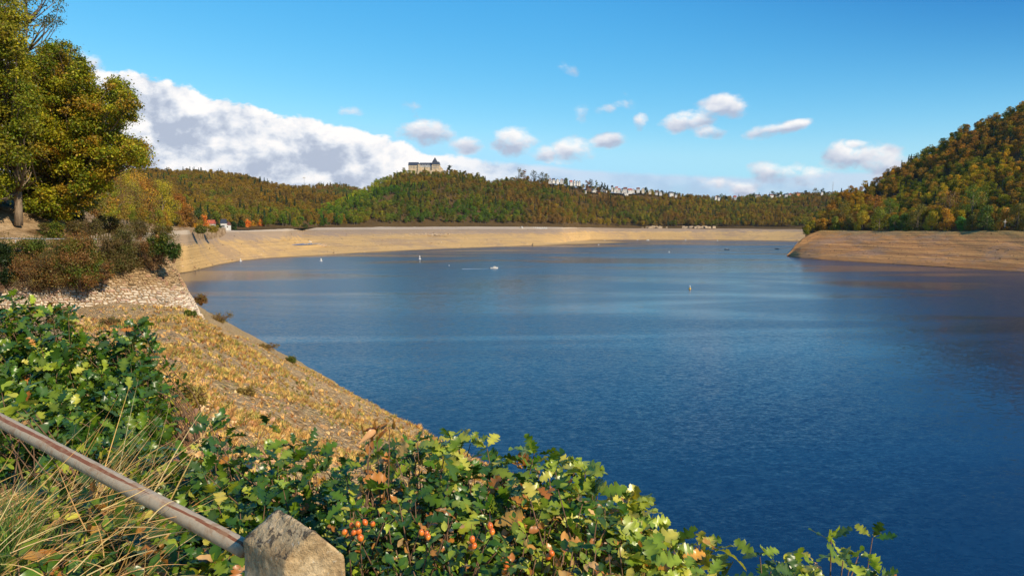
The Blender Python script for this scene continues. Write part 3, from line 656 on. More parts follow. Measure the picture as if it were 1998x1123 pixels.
def wtsB(P, px, py, sg): lowg = np.clip((py-400)/25, 0, 1)*(px < 590); return (.25+1.3*lowg, .3+.3*lowg, 2.4-1.2*lowg, 1.2-.4*lowg)
forest('left_hill_wood', HB, HBs, 0.04, 2.12, 7.2, wtsB, 'rust brown and green wood covering the broad left hill', 201, conif=.05, tint=(.92, 1.0, .9), keep=lambda P, px, py, sg: ~((px > 395) & (px < 462) & (sg < .12)) & (px > 180))
forest('distant_wood', HC, HCs, 0.2, 1.15, 9.5, (1.2, .2, 1., .7), 'dark wood on the distant hill in the gap', 301, hmul=1.15)
def wtsR(P, px, py, sg): low = np.clip((sg*-1+.55)/.5, 0, 1); return (.55+1.0*low, 1.0+.3*low, 1.25-.7*low, .75-.1*low)
def wtsN(P, px, py, sg): return (.5, 1.5, 1.2, .8)
forest('near_hillside_wood', HN, HNs, 2.05, 3.2, 5.0, wtsN, 'orange and yellow autumn wood on the slope above the left shore road', 501, scale=25, hmul=.72, conif=.02, keep=lambda P, px, py, sg: (px > 196) & (px < 396) & (P[:,1] > 110))
forest('headland_wood', HR, HRs, 0.05, 2.15, 5.3, wtsR, 'yellow and rust autumn wood covering the steep right headland', 401, scale=45, hmul=.88, conif=.04, tint=(1.42,1.22,.85))

# ------------------------------------------------------------------ individual trees
def tree(name, base, h_, r_, cols, label, cat, group=None, nc=9, nleaf=150, leaf=None, trunkh=.3, flat=.85, shape='round', bark=None, jit=.2, parts=('crown', 'trunk')):
    cols = [tuple(np.array(c_)*np.array([2.0, 1.8, 1.2])) for c_ in cols]; base = np.array(base, float); root = empty(name, base, label, cat, group, random.uniform(0, 6.28))
    leaf = leaf or max(.16, base[1]*.0011); P = []; O = []; C = []; tips = []
    for i in range(nc):
        t = (i+.5)/nc; a = rng.uniform(0, 6.28)
        zc = h_*(trunkh+(1-trunkh)*(t*.92)); 
        if shape == 'round': env = math.sin(math.pi*min(1, (.22+t*.74)))*r_
        elif shape == 'cone': env = (1-t)*r_
        else: env = r_*(.55+.45*math.sin(t*3.1))
        rr = env*rng.uniform(.25, .72); r = r_*rng.uniform(.32, .5)*(1.0 if shape != 'cone' else .8*(1.2-t))
        c = np.array([math.cos(a)*rr, math.sin(a)*rr, min(zc, h_-r*.8)]); tips.append(c)
        p, d = ballpts(nleaf, r, flat, .45); P.append(p+c); O.append(d)
        cc = np.array(cols[rng.integers(0, len(cols))]); C.append(cc*rng.uniform(1-jit, 1+jit, (nleaf, 1))*rng.uniform(.9, 1.1, (nleaf, 3)))
    v, f, c = leafquads(np.concatenate(P), leaf, np.concatenate(C), .45, np.concatenate(O))
    mesh(parts[0], v, f, M_leaf, root, col=c)
    mb = MB(); mb.tube([(0,0,-.8),(0,0,h_*.2),(h_*.01,0,h_*.5),(0,.1,h_*.85)], [h_*.02+.03,h_*.016+.02,h_*.010,.02], 7)
    for c in tips: 
        z0 = min(c[2]*.55, h_*.6); mb.tube([(0,0,z0), (c[0]*.5, c[1]*.5, (z0+c[2])/2), c], [h_*.007+.01, h_*.005, .015], 4)
    mb.build(parts[1], bark or M_bark, root, smooth=True)
    return root
# row along the headland shore
head = [(1548,0,5,'rust'),(1606,455,26,'yo'),(1630,453,30,'yg'),(1655,452,30,'olive'),(1682,452,42,'y'),(1715,451,50,'yg'),(1745,451,34,'g'),(1765,451,36,'g'),(1790,451,54,'olive'),(1818,451,40,'y'),(1845,451,46,'yo'),(1874,451,30,'bg'),(1896,451,34,'olive'),(1925,451,52,'g'),(1958,451,48,'yo'),(1985,451,56,'olive'),(1706,447,66,'rust'),(1640,447,58,'olive'),(1735,447,60,'g'),(1895,446,86,'g'),(1850,446,74,'bare'),(2020,451,50,'g')]
FAM = {'rust': RUST, 'yo': [(.30,.19,.025),(.25,.14,.02)], 'yg': [(.17,.18,.02),(.12,.15,.02)], 'olive': [(.12,.11,.025),(.10,.10,.02)], 'y': [(.27,.23,.025),(.21,.20,.02)], 'g': [(.08,.13,.018),(.06,.10,.02)], 'bg': [(.06,.17,.03),(.08,.19,.03)], 'bare': BROWN, 'dk': DARK, 'o': [(.42,.16,.03),(.36,.13,.03)]}
DESC = {'rust': 'rust brown', 'yo': 'golden orange', 'yg': 'yellow green', 'olive': 'olive', 'y': 'bright yellow', 'g': 'dull green', 'bg': 'fresh green', 'bare': 'thin grey brown', 'dk': 'dark green', 'o': 'orange'}
ordn = ['first','second','third','fourth','fifth','sixth','seventh','eighth','ninth','tenth','eleventh','twelfth','thirteenth','fourteenth','fifteenth','sixteenth','seventeenth','eighteenth','nineteenth','twentieth','twenty-first','twenty-second','twenty-third','twenty-fourth','twenty-fifth','twenty-sixth','twenty-seventh','twenty-eighth','twenty-ninth','thirtieth']
head = sorted([h_ for h_ in head if h_[1] > 0])
for i, (px, py, hp, fam) in enumerate(head):
    D = np.interp(px, [c[0] for c in creR], [c[2] for c in creR])+ (16 if py > 450 else 38); b = Pd(px, 451 if py > 450 else 446, D); b[2] = max(b[2], 22.)-.3
    hh = hp*D/FPX
    tree('tree', b, hh, hh*.42, FAM[fam], '%s tree, %s from the left along the headland shore' % (DESC[fam], ordn[i]), 'tree', 'trees along the headland shore', nc=14, nleaf=170, leaf=.9, trunkh=.10)
# near left shore trees (px, base py, height px, depth, family, width factor)
left = [(196,446,120,150,'yg',.42),(222,446,128,165,'bare',.42),(252,448,96,150,'olive',.5),(262,440,110,205,'yo',.42),(281,450,74,130,'bare',.55),(296,450,60,230,'yg',.5),(318,436,88,290,'y',.42),(330,450,62,270,'dk',.52),
 (344,453,44,255,'bare',.6),(311,448,40,240,'yo',.6),(352,438,62,370,'rust',.45),(366,446,46,380,'bare',.5),(386,446,40,430,'dk',.4),(372,452,26,400,'yo',.6),(402,456,22,440,'yo',.8),(396,449,32,440,'o',.5),(238,410,86,230,'y',.4),(285,408,62,330,'rust',.5),(206,402,84,240,'rust',.45),(180,440,70,130,'olive',.6),
 (470,447,18,690,'dk',.5),(482,447,20,700,'o',.5),(495,447,18,720,'yo',.5),(508,447,20,730,'o',.5),(456,448,17,660,'dk',.6),(425,449,13,612,'dk',.6),(530,447,20,760,'yg',.6),(545,448,16,780,'olive',.6),(560,448,22,780,'dk',.6),(575,447,20,800,'olive',.6),(586,447,24,830,'dk',.6),(160,436,60,110,'bare',.6)]
left.sort()
for i, (px, py, hp, D, fam, wf) in enumerate(left):
    D = D if px > 440 or px < 200 else float(np.interp(px, [200,222,250,313,367,440], [170,262,370,440,485,640])); b = Pd(px, py, D); hh = hp*D/FPX; b[2] -= .4
    tree('tree', b, hh, hh*wf, FAM[fam], '%s autumn tree on the left shore, number %d counted from the left' % (DESC[fam], i+1) if False else '%s tree %s' % (DESC[fam], 'on the left shore, %s from the left' % (ordn[i] if i < 30 else ['next to last','last'][min(i-30,1)])), 'tree', 'trees on the left shore', nc=14, nleaf=int(330 if D < 520 else 90), leaf=max(.30, D*.0017), trunkh=.08)
# trees on the skyline
skyl = [(877,331,9,1395,'dk','lone dark tree just right of the castle'),(908,339,6,1405,'olive','small tree on the ridge right of the castle'),(932,346,10,1425,'yg','yellowish round tree on the ridge'),(989,354,7,1470,'dk','slim dark tree on the ridge left of the knoll'),(1012,349,22,1490,'olive','broad brown tree crowning the rocky knoll'),(1023,348,18,1495,'rust','rusty tree beside the broad tree on the knoll'),(1042,352,20,1500,'dk','tall green tree right of the knoll'),(1058,354,19,1500,'dk','dark tree just left of the white houses'),(1066,353,15,1510,'olive','olive tree touching the first red roof'),
 (1105,357,10,1540,'g','green tree between the white houses'),(1145,364,12,1580,'rust','rusty tree above the timbered house'),(1154,366,17,1590,'dk','tall dark tree above the timbered house'),(1163,366,16,1590,'g','green tree above the slim white house'),(1174,367,13,1600,'dk','dark pointed tree near the village centre'),(1180,368,12,1600,'dk','second dark pointed tree near the village centre'),(1186,369,9,1610,'dk','small pointed tree near the village centre'),(1260,372,7,1690,'dk','dark tree among the brown roofs'),(1291,377,6,1740,'dk','small dark tree by the ridge houses'),
 (1407,388,10,1815,'g','round green tree beside the white gable'),(1417,389,7,1815,'dk','small dark tree on the low ridge'),(1464,387,10,1845,'g','green tree on the low ridge right of the pink house'),(1471,386,10,1845,'dk','dark tree at the left end of the long roof'),(1508,382,10,1845,'dk','dark tree behind the long dark roofs'),(1524,382,9,1845,'g','round tree between white houses on the right ridge'),(1572,379,8,1845,'dk','low dark tree on the right ridge'),(1590,379,13,1845,'olive','tall olive tree on the right ridge'),(1605,378,11,1845,'dk','dark tree near the right end of the ridge')]
for (px, py, hp, D, fam, lb) in skyl:
    D *= .985; b = Pd(px, py+4, D); hh = (hp+4)*D/FPX
    tree('tree', b, hh, hh*.46, [tuple(.7*x for x in FAM[fam][0])], lb, 'tree', 'trees on the skyline', nc=7, nleaf=60, leaf=1.7, trunkh=.15, shape='cone' if 'pointed' in lb or 'slim' in lb else 'round')

# ------------------------------------------------------------------ castle
D = 1378.; mpp = D/FPX
def cx(px): return (px-830)*mpp
cb = Pd(830, 335, D); castle = empty('castle', cb, 'pale stone hilltop castle with slate roofs and a pointed keep roof', 'castle')
def czz(py): return (335-py)*mpp
def walled(name, px0, px1, y0, y1, pyb, pyt, mat, parent=castle):
    mb = MB().box(cx(px0), cx(px1), y0, y1, czz(pyb), czz(pyt)); return mb.build(name, mat, parent)
w = walled('west_wing_wall', 798.5, 817, -8, 6, 337, 323.3, M_sand)
def winrow(px0, px1, n, py, y, parent, ww=1.1, hh=1.8):
    for k in range(n):
        x = cx(px0+(px1-px0)*(k+.5)/n); fr = MB().box(x-ww/2-.2, x+ww/2+.2, y-.12, y, czz(py)-.2, czz(py)+hh+.2).build('window', M_white, parent)
        MB().box(x-ww/2, x+ww/2, y-.2, y-.12, czz(py), czz(py)+hh).build('pane', M_glass, fr)
winrow(800, 816, 5, 328, -8.02, castle)
MB().gable(cx(798.5), cx(817), -8, 6, czz(323.3), 6.5, 'x', .5).build('west_wing_roof', M_slate, castle)
MB().box(cx(816.6), cx(820), -9.5, 4, czz(336), czz(321.5)).build('stair_tower_wall', M_sand, castle); MB().pyramid(cx(816.3), cx(820.3), -9.8, 4.3, czz(321.5), 2.5, .3).build('stair_tower_roof', M_slate, castle)
MB().box(cx(820), cx(843.5), -6, 6, czz(336), czz(326.8)).build('middle_wing_base', M_sand, castle)
MB().box(cx(820), cx(843.5), -6.3, 5.7, czz(326.8), czz(323.6)).build('middle_wing_wall', M_white, castle); winrow(821, 843, 9, 326.3, -6.32, castle, .9, 1.6)
rf = MB().gable(cx(820), cx(843.5), -6.3, 5.7, czz(323.6), 6., 'x', .4).build('middle_wing_roof', M_slate, castle)
for k in range(7):
    x = cx(822+k*3.1); dm = MB().box(x-.8, x+.8, -5.4, -2, czz(323.6)+.8, czz(323.6)+2.4).build('dormer', M_white, castle); MB().gable(x-.8, x+.8, -5.4, -2, czz(323.6)+2.4, .9, 'y', .2).build('dormer_roof', M_slate, dm)
MB().box(cx(843.5), cx(858), -9, 7, czz(338), czz(322)).build('keep_wall', M_sand, castle); winrow(845, 857, 5, 325.5, -9.02, castle, 1., 1.8); winrow(845, 857, 5, 329.5, -9.02, castle, 1., 1.8)
MB().pyramid(cx(843), cx(858.5), -9.6, 7.6, czz(322), 5.6, .82).build('keep_roof', M_slate, castle); MB().pyramid(cx(844.3), cx(854), -8.4, 2, czz(322)+5.55, 9.0, .03).build('keep_spire', M_slate, castle)
MB().add([(cx(858),-8,czz(338)),(cx(864.5),-7,czz(338)),(cx(864.5),5,czz(338)),(cx(858),6,czz(338)),(cx(858),-7.6,czz(324)),(cx(863.5),-6.6,czz(329)),(cx(863.5),4.6,czz(329)),(cx(858),5.6,czz(324))],
  [(3,2,1,0),(4,5,6,7),(0,1,5,4),(1,2,6,5),(2,3,7,6),(3,0,4,7)]).build('buttress', M_sand, castle)
for (a, b, t, dep) in ((799,812,333.5,-13),(812,830,334.5,-15),(830,846,333.5,-14),(846,862,335,-16)):
    MB().box(cx(a), cx(b)-.2, dep, dep+6, czz(342), czz(t)).build('rampart', M_sand, castle)

# village houses
WM = {'w': M_white, 't': M_timber, 'o': M_orange, 'c': M_cream}; RM = {'r': M_redroof, 's': M_slate, 'b': M_brownroof}
WD = {'w': 'white', 't': 'timbered', 'o': 'orange', 'c': 'cream'}; RD = {'r': 'red', 's': 'dark slate', 'b': 'brown'}
def house(px, py, wpx, hpx, wk, rk, D, label, group, rz=None, chim=True, win=2):
    m_ = D/FPX; wd = wpx*m_*.92; hh = hpx*m_; b = Pd(px, py, D); root = empty('house', b, label, 'house', group, random.uniform(-.25, .25) if rz is None else rz)
    dp = max(6., min(wd, 10)); wallh = hh*.58; gab = random.random() < .5 and wpx < 7
    wo_ = MB().box(-wd/2, wd/2, -dp/2, dp/2, -4, wallh)
    if gab: wo_.add([(-wd/2,-dp/2,wallh),(wd/2,-dp/2,wallh),(0,-dp/2,hh),(-wd/2,dp/2,wallh),(wd/2,dp/2,wallh),(0,dp/2,hh)], [(0,1,2),(4,3,5)])
    wo_ = wo_.build('wall', WM[wk], root)
    t = .25
    if gab:   # gable towards the lake, roof as two sloping slabs
        r_ = MB()
        for s in (-1, 1):
            r_.add([(0,-dp/2-.4,hh+.05),(0,dp/2+.4,hh+.05),(s*(wd/2+.5),dp/2+.4,wallh-.3),(s*(wd/2+.5),-dp/2-.4,wallh-.3),(0,-dp/2-.4,hh+.4),(0,dp/2+.4,hh+.4),(s*(wd/2+.6),dp/2+.4,wallh+.05),(s*(wd/2+.6),-dp/2-.4,wallh+.05)],
              [(0,1,2,3),(7,6,5,4),(0,3,7,4),(1,5,6,2),(3,2,6,7)])
        rf = r_.build('roof', RM[rk], root)
    else: rf = MB().gable(-wd/2, wd/2, -dp/2, dp/2, wallh+.003, hh-wallh, 'x', .45).build('roof', RM[rk], root)
    if chim: MB().box(wd*.18-.35, wd*.18+.35, -.4, .4, hh*.75, hh+.8).build('chimney', M_brownroof, rf)
    for k in range(win):
        x = wd*(-.25+.5*k/max(1, win-1)); MB().box(x-.6, x+.6, -dp/2-.05, -dp/2+.02, wallh*.35, wallh*.35+1.3).build('window', M_glass, root)
    return root
vill = sorted(houses)
for i, (px, py, wp_, hp, wk, rk) in enumerate(vill):
    D = np.interp(px, [r[0] for r in ridA], [r[2] for r in ridA])*.975
    side = 'left of the timbered house' if px < 1145 else 'in the village centre' if px < 1262 else 'right of the village'
    grp = [h_ for h_ in vill if (h_[0] < 1145) == (px < 1145) and (h_[0] < 1262) == (px < 1262) and h_[4:] == (wk, rk)]
    k = grp.index((px, py, wp_, hp, wk, rk)); sfx = (', %s such from the left' % ordn[k]) if len(grp) > 1 else ''
    house(px, py+1.5, wp_*.92, hp*1.1+1.5, wk, rk, D, '%s house, %s roof, %s%s' % (WD[wk], RD[rk], side, sfx), 'village houses on the ridge')
house(437, 446.5, 9, 19, 'w', 's', 628, 'tall white gabled house with dark roof by the left shore', 'houses by the left shore', .1, win=3)
house(444.5, 446.5, 8, 13, 'w', 'b', 634, 'low white house with brown roof adjoining the tall white gable', 'houses by the left shore', 0.)
house(413, 447, 12, 18, 'w', 'r', 600, 'white house with long red roof left of the tall gable', 'houses by the left shore', .15, win=3)
house(555, 445, 8, 8, 'o', 'r', 800, 'small house with orange red roof at the end of the left bay', 'houses by the left shore', .4)
house(1018.5, 445.3, 5, 4.5, 'w', 's', 1090, 'tiny white hut at the far shore below the wooded hill', 'houses by the left shore', 0., chim=False, win=1)
house(391, 424, 4, 4, 'w', 's', 760, 'tiny white house among trees above the left shore', 'houses by the left shore', 0., chim=False, win=1)
# white openings of the parapet by the far road
par = empty('parapet', Pd(1048, 445.2, 1112), 'row of pale parapet blocks beside the road on the far shore', 'parapet')
for k in range(11): MB().box(-15+k*2.9, -15+k*2.9+1.7, -.3, .3, -.5, 1.9).build('block', M_conc, par)
MB().box(-15.5, 16, -.5, -.3, -.9, .2).build('plinth', M_conc, par)
# masts
def mast(px, py, hp, D, label, name, cat, white=False):
    h_ = hp*D/FPX; r = empty(name, Pd(px, py, D), label, cat); MB().tube([(0,0,-6),(0,0,h_)], [.9,.35], 6).build('pole', M_grey, r)
    if white: MB().box(-4, 4, -1, 1, h_-1, h_+2).pyramid(-1.6, 1.6, -1.6, 1.6, h_+2, 3, .4).build('head', M_white, r)
    else:
        for q in (.7, .85): MB().box(-3, 3, -.3, .3, h_*q, h_*q+.5).build('crossarm', M_grey, r)
mast(1624.5, 380, 26, 1840, 'thin lattice mast on the right end of the ridge', 'mast', 'mast')
mast(594, 372, 24, 2150, 'thin pale mast with white head above the distant hill', 'mast', 'mast', True)
# rock outcrops on the far shore
def rocks(name, px, py, D, n, sx, sy, sz, mat, label, cat='rocks'):
    c = Pd(px, py, D); mb = MB()
    for _ in range(n):
        p = np.array([rng.normal()*sx, rng.normal()*sy, rng.normal()*sz*.3]); s = rng.uniform(.4, 1.)*sz
        q = rng.normal(size=(8, 3))*.2+np.array([(a, b, cc) for a in (-1, 1) for b in (-1, 1) for cc in (-1, 1)]); q *= s*np.array([1.3, 1, .8]); mb.add(q+p, [(0,1,3,2),(4,6,7,5),(0,4,5,1),(2,3,7,6),(0,2,6,4),(1,5,7,3)])
    o = mb.build(name, mat); o.location = c; return tag(o, label, cat, kind='stuff')
M_rock = plain('pale_rock', (.50,.38,.25), .95, .1, .3, .4, bmp=.5)
rocks('rock_outcrop', 617, 478, 700, 26, 5, 3, 1.6, M_rock, 'pale rock outcrop beside the small inlet on the left beach', 'rocks')
rocks('rock_outcrop', 838, 457, 930, 40, 12, 6, 1.2, M_rock, 'pale rubble fan on the beach below the castle', 'rocks')
rocks('rock_outcrop', 1275, 443.5, 1403, 26, 11, 4, 2.6, M_rock, 'sandy rock cutting at the far shore, left one of two', 'rocks')
rocks('rock_outcrop', 1362, 443.5, 1388, 34, 15, 4, 2.6, M_rock, 'sandy rock cutting at the far shore, right one of two', 'rocks')
rocks('rock_outcrop', 1015, 352, 1478, 34, 5, 2.5, 3.4, M_rock, 'pale rocky knoll on the ridge left of the village', 'rocks')
# inlet
a_ = np.linspace(0, 2*math.pi, 33)[:-1]; ci_ = Pd(597, 476, 697)
M_inlet = plain('inlet_water', (.05,.13,.30), .35, .5)
me_ = beach.data; n_ = len(me_.vertices); co = np.empty(n_*3, np.float32); me_.vertices.foreach_get('co', co); co = co.reshape(-1, 3); zp = ci_[2]
e_r = np.hypot((co[:,0]-ci_[0])/10.5, (co[:,1]-ci_[1])/34.); t_ = np.clip((e_r-1.0)/.7, 0, 1); t_ = t_*t_*(3-2*t_)
co[:, 2] = np.where(e_r < 1., zp-.8, (zp+.25)*(1-t_)+co[:, 2]*t_); me_.vertices.foreach_set('co', co.ravel()); me_.update()
pond = mesh('inlet', np.stack([13*np.cos(a_), 40*np.sin(a_), np.zeros(32)], -1), [list(range(32))], M_inlet); pond.location = ci_; tag(pond, 'small blue inlet left behind on the drained beach', 'inlet', kind='structure')

# ------------------------------------------------------------------ boats and buoys
def buoy(px, py, s, mat, label, tall=1.):
    b = Pz(px, py, 0.); r = empty('buoy', b, label, 'buoy', 'buoys on the lake')
    MB().lathe([(.05,-.5),(.7*s,-.3),(.85*s,.0),(.8*s,.35),(.45*s,.6),(.40*s,.65)], 12).build('float', mat, r, smooth=True)
    MB().lathe([(.40*s,.6),(.34*s,1.6*s*tall),(.12*s,1.8*s*tall),(.05,2.0*s*tall)], 10).build('body', M_white, r, smooth=True)
for (px, py, s, m_, l_, t_) in [(469.5,509.5,1.1,M_white,'white buoy close to the left beach',1.),(626.5,509,1.3,M_white,'barrel shaped white buoy off the left beach',.9),(819,505.5,1.25,M_white,'slim white buoy in the middle distance below the castle',1.3),(1346,564,.62,M_yellow,'nearest buoy, white with yellow float, out on the open water',1.5),(1305.5,492,.8,M_white,'tiny white buoy far out beyond the nearest buoy',.9),
  (1180,469,1.0,M_white,'small white buoy by the tip of the far spit',.8),(1244,468.5,1.1,M_white,'small white buoy at the foot of the far bank, left',.8),(1338,468.8,1.3,M_white,'small white buoy at the foot of the far bank, middle',.8),(1400,469.5,1.1,M_white,'small white buoy at the foot of the far bank, right',.8),(1168,477.5,1.0,M_white,'tiny white buoy in front of the sand spit',.6)]:
    buoy(px, py, s, m_, l_, t_)
def hullmb(L_, W_, H_, bow=.35):
    mb = MB(); st = [(-.5,.8),(-.2,1.),(.15,.92),(.38,.5),(.5,.02)]; V2 = []
    for (t, w_) in st: V2 += [(t*L_, -w_*W_/2, H_*(1+.35*max(0, t))), (t*L_, -w_*W_*.32, -.15), (t*L_, w_*W_*.32, -.15), (t*L_, w_*W_/2, H_*(1+.35*max(0, t)))]
    F2 = []
    for i in range(4):
        for k in range(3): F2.append((i*4+k, i*4+4+k, i*4+5+k, i*4+k+1))
        F2.append((i*4+3, i*4+7, i*4+4, i*4))
    F2.append((0,1,2,3)); F2.append((19,18,17,16)); mb.add(V2, F2); return mb
def boat(px, py, L_, rz, hullm, label, cabin=True, z=0., person=False, group='boats on the lake'):
    b = Pz(px, py, z) if z == 0 else Pd(px, py, z); r = empty('motorboat', b, label, 'boat', group, rz)
    hullmb(L_, L_*.36, L_*.13).build('hull', hullm, r)
    if cabin: MB().pyramid(-L_*.12, L_*.22, -L_*.12, L_*.12, L_*.132, L_*.13, .75).build('cabin', M_white, r); MB().box(-L_*.08, L_*.15, -L_*.135, L_*.135, L_*.19, L_*.215).build('window', M_glass, r)
    MB().box(-L_*.56, -L_*.5, -.2, .2, -.1, L_*.16).build('outboard', M_black, r)
    return r
boat(964, 523.5, 5.2, .25, M_white, 'white motorboat drawing a pale wake across the middle of the lake')
wk = mesh('wake', np.array([(0,0,.02),(-8,.5,.02),(-20,1.0,.02),(-20,-.9,.02),(-8,-.5,.02)]), [(0,1,2,3,4)], plain('foam', (.75,.78,.8), .6)); wk.location = Pz(961, 523.8, 0.); wk.rotation_euler = (0, 0, .25); tag(wk, 'pale foam wake trailing behind the white motorboat', 'wake', kind='stuff')
boat(876, 518, 2.0, 1.2, M_white, 'tiny white bird left of the motorboat, drawn as a small hull', cabin=False)  # hull shape stands in for a bird on the water
boat(1418, 487, 5.5, 2.6, M_black, 'dark rowing boat far out in front of the bay')
boat(1516, 486, 5.0, .1, M_black, 'low dark boat near the tip of the headland', cabin=False)
boat(1264, 469, 6.5, .3, M_white, 'white boat moored at the foot of the far bank')
bx_ = Pd(594, 472, 712)
for i, (px, m_, l_) in enumerate([(580,M_redp,'red boat pulled up at the left end of the inlet'),(586,M_black,'dark boat beside the red boat at the inlet'),(592,M_white,'white boat in the row behind the inlet, left one'),(596,M_redp,'red boat between white boats behind the inlet'),(603,M_white,'white boat at the right end of the inlet')]):
    rr = boat(px, 472.3, 5.4, random.uniform(-.5, .5), m_, l_, cabin=(i == 4), z=718, group='boats around the inlet')
    rr.location = Pd(px, 471.5, 735); rr.location.z = ci_[2]+.9
# sign on the right headland
sg_ = empty('cross_sign', Pd(1961, 436, 500), 'small white cross shaped sign among the headland trees', 'sign'); MB().box(-.14, .14, -.08, .08, -2.5, 3.0).build('post', M_white, sg_); MB().box(-1.2, 1.2, -.14, -.085, 1.2, 1.5).build('crossbar', M_white, sg_)
#PART2
# ------------------------------------------------------------------ left mid-ground: big trees, shrubs, rail
def inpoly(x, y, poly):
    c = False; n = len(poly)
    for i in range(n):
        x1, y1 = poly[i]; x2, y2 = poly[i-1]
        if (y1 > y) != (y2 > y) and x < (x2-x1)*(y-y1)/(y2-y1)+x1: c = not c
    return c
def bigtree(name, trunkpx, basepy, D, poly, ncl, cols, label, rad=(.45,1.0), nleaf=520, leaf=.22, depth=4.5, tr=.33, topfrac=.5, sep_=.9, skirt=None):
    b = Pd(trunkpx, basepy, D); root = empty(name, b, label, 'tree'); xs_ = [p[0] for p in poly]; ys_ = [p[1] for p in poly]; C = []
    tries = 0; ppm = FPX/D
    while len(C) < ncl and tries < ncl*60:
        tries += 1; x = random.uniform(min(xs_), max(xs_)); y = random.uniform(min(ys_), max(ys_))
        if not inpoly(x, y, poly): continue
        r = random.uniform(*rad)
        k = r*ppm*.45
        if not all(inpoly(x+dx, y+dy, poly) for dx, dy in ((k,0),(-k,0),(0,k),(0,-k))): 
            if random.random() < .84: continue
            r *= .5
        p = Pd(x, y, D+random.uniform(-depth, depth)); 
        if any(np.linalg.norm(p-q[0]) < sep_*min(r, q[1]) for q in C): continue
        C.append((p, r))
    P = []; O = []; K = []
    for (p, r) in C:
        n = int(nleaf*(r/1.1)**2); q = rng.normal(size=(n, 3))*r*np.array([.52, .52, .36]); d = q/(np.linalg.norm(q, axis=1)[:, None]+1e-6); P.append(q+p-b); O.append(d)
        tone = np.array(cols[rng.integers(0, len(cols))]); lf = np.array(cols)[rng.integers(0, len(cols), n)]; K.append((tone*.5+lf*.5)*rng.uniform(.7, 1.35, (n, 1))*rng.uniform(.9, 1.1, (n, 3)))
    v, f, c = leafquads(np.concatenate(P), leaf, np.concatenate(K), .55, np.concatenate(O)*.5)
    mesh('crown', v, f, M_leaf, root, col=c)
    top_ = np.mean([q[0] for q in C], 0)-b; topz = max(q[0][2] for q in C)-b[2]
    ax = smoothcurve([(0,0,-1.0),(.1,0,topz*.15),(top_[0]*.25,top_[1]*.2,topz*.4),(top_[0]*.5,top_[1]*.4,topz*.68),(top_[0]*.7,top_[1]*.5,topz*.95)], 12)
    mb = MB(); mb.tube(ax, np.linspace(tr, .05, 12), 9)
    mb.build('trunk', M_bark, root, smooth=True); lm = MB()
    for (p, r) in C:
        q = p-b; z0 = max(1.5, q[2]-.55*math.hypot(q[0]-top_[0]*.5, q[1])-1.0); z0 = min(z0, topz*.85)
        i = np.argmin(abs(ax[:, 2]-z0)); s = ax[i]; m1 = s*.55+q*.45+np.array([0, 0, -.25])+rng.normal(size=3)*.25
        m2 = s*.2+q*.8+rng.normal(size=3)*.2; lm.tube([s, m1, m2, q], [.085, .06, .035, .012], 5)
        for _ in range(3): e = q+rng.normal(size=3)*r*.55; lm.tube([m2*.4+q*.6, e], [.02, .006], 3)
    lm.build('branches', M_bark, root, smooth=True)
    return root
OAK = [(.20,.25,.015),(.36,.37,.018),(.12,.17,.013),(.46,.40,.02),(.19,.22,.015),(.09,.13,.011)]
bigtree('oak_tree', 35, 418, 61, [(-150,-60),(-60,-70),(10,-20),(45,10),(44,60),(58,110),(75,170),(84,240),(80,300),(66,345),(28,350),(20,385),(0,395),(-60,402),(-150,390)], 520, OAK+[(.26,.17,.02),(.22,.19,.02)],
  'yellowing oak at the left edge with a bare trunk on the sandy bank', tr=.34)
bigtree('oak_tree', 118, 436, 68, [(20,130),(60,95),(110,82),(165,88),(180,135),(195,185),(225,152),(248,160),(262,185),(278,212),(262,238),(238,248),(248,262),(282,272),(294,300),(280,328),(255,328),(228,332),(214,362),(200,392),(176,404),(150,424),(100,432),(50,425),(35,380),(30,250)], 640, OAK+[(.42,.2,.02)],
  'dense spreading oak with orange branch tips in front of the autumn wood', tr=.42, depth=5.5, sep_=.62)
bigtree('slender_tree', 52, 420, 76, [(10,-60),(60,-80),(118,-40),(128,22),(122,62),(96,64),(70,50),(58,90),(20,110)], 40, [(.10,.11,.02),(.13,.12,.02)], 'tall loose tree rising above the oaks at the top left', rad=(.5,.95), nleaf=170, leaf=.2, tr=.24)
bigtree('shade_toned_tree', -60, 420, 84, [(-320,-60),(-100,-80),(40,60),(170,200),(185,330),(150,425),(-50,430),(-320,420)], 150, [(.05,.07,.012),(.07,.085,.015)], 'leafy tree behind the oaks, leaves darkened for the shade in the wood', rad=(1.2,1.9), nleaf=520, leaf=.3, tr=.3, depth=3, sep_=.7)  # dark leaf colours paint the shade inside the wood
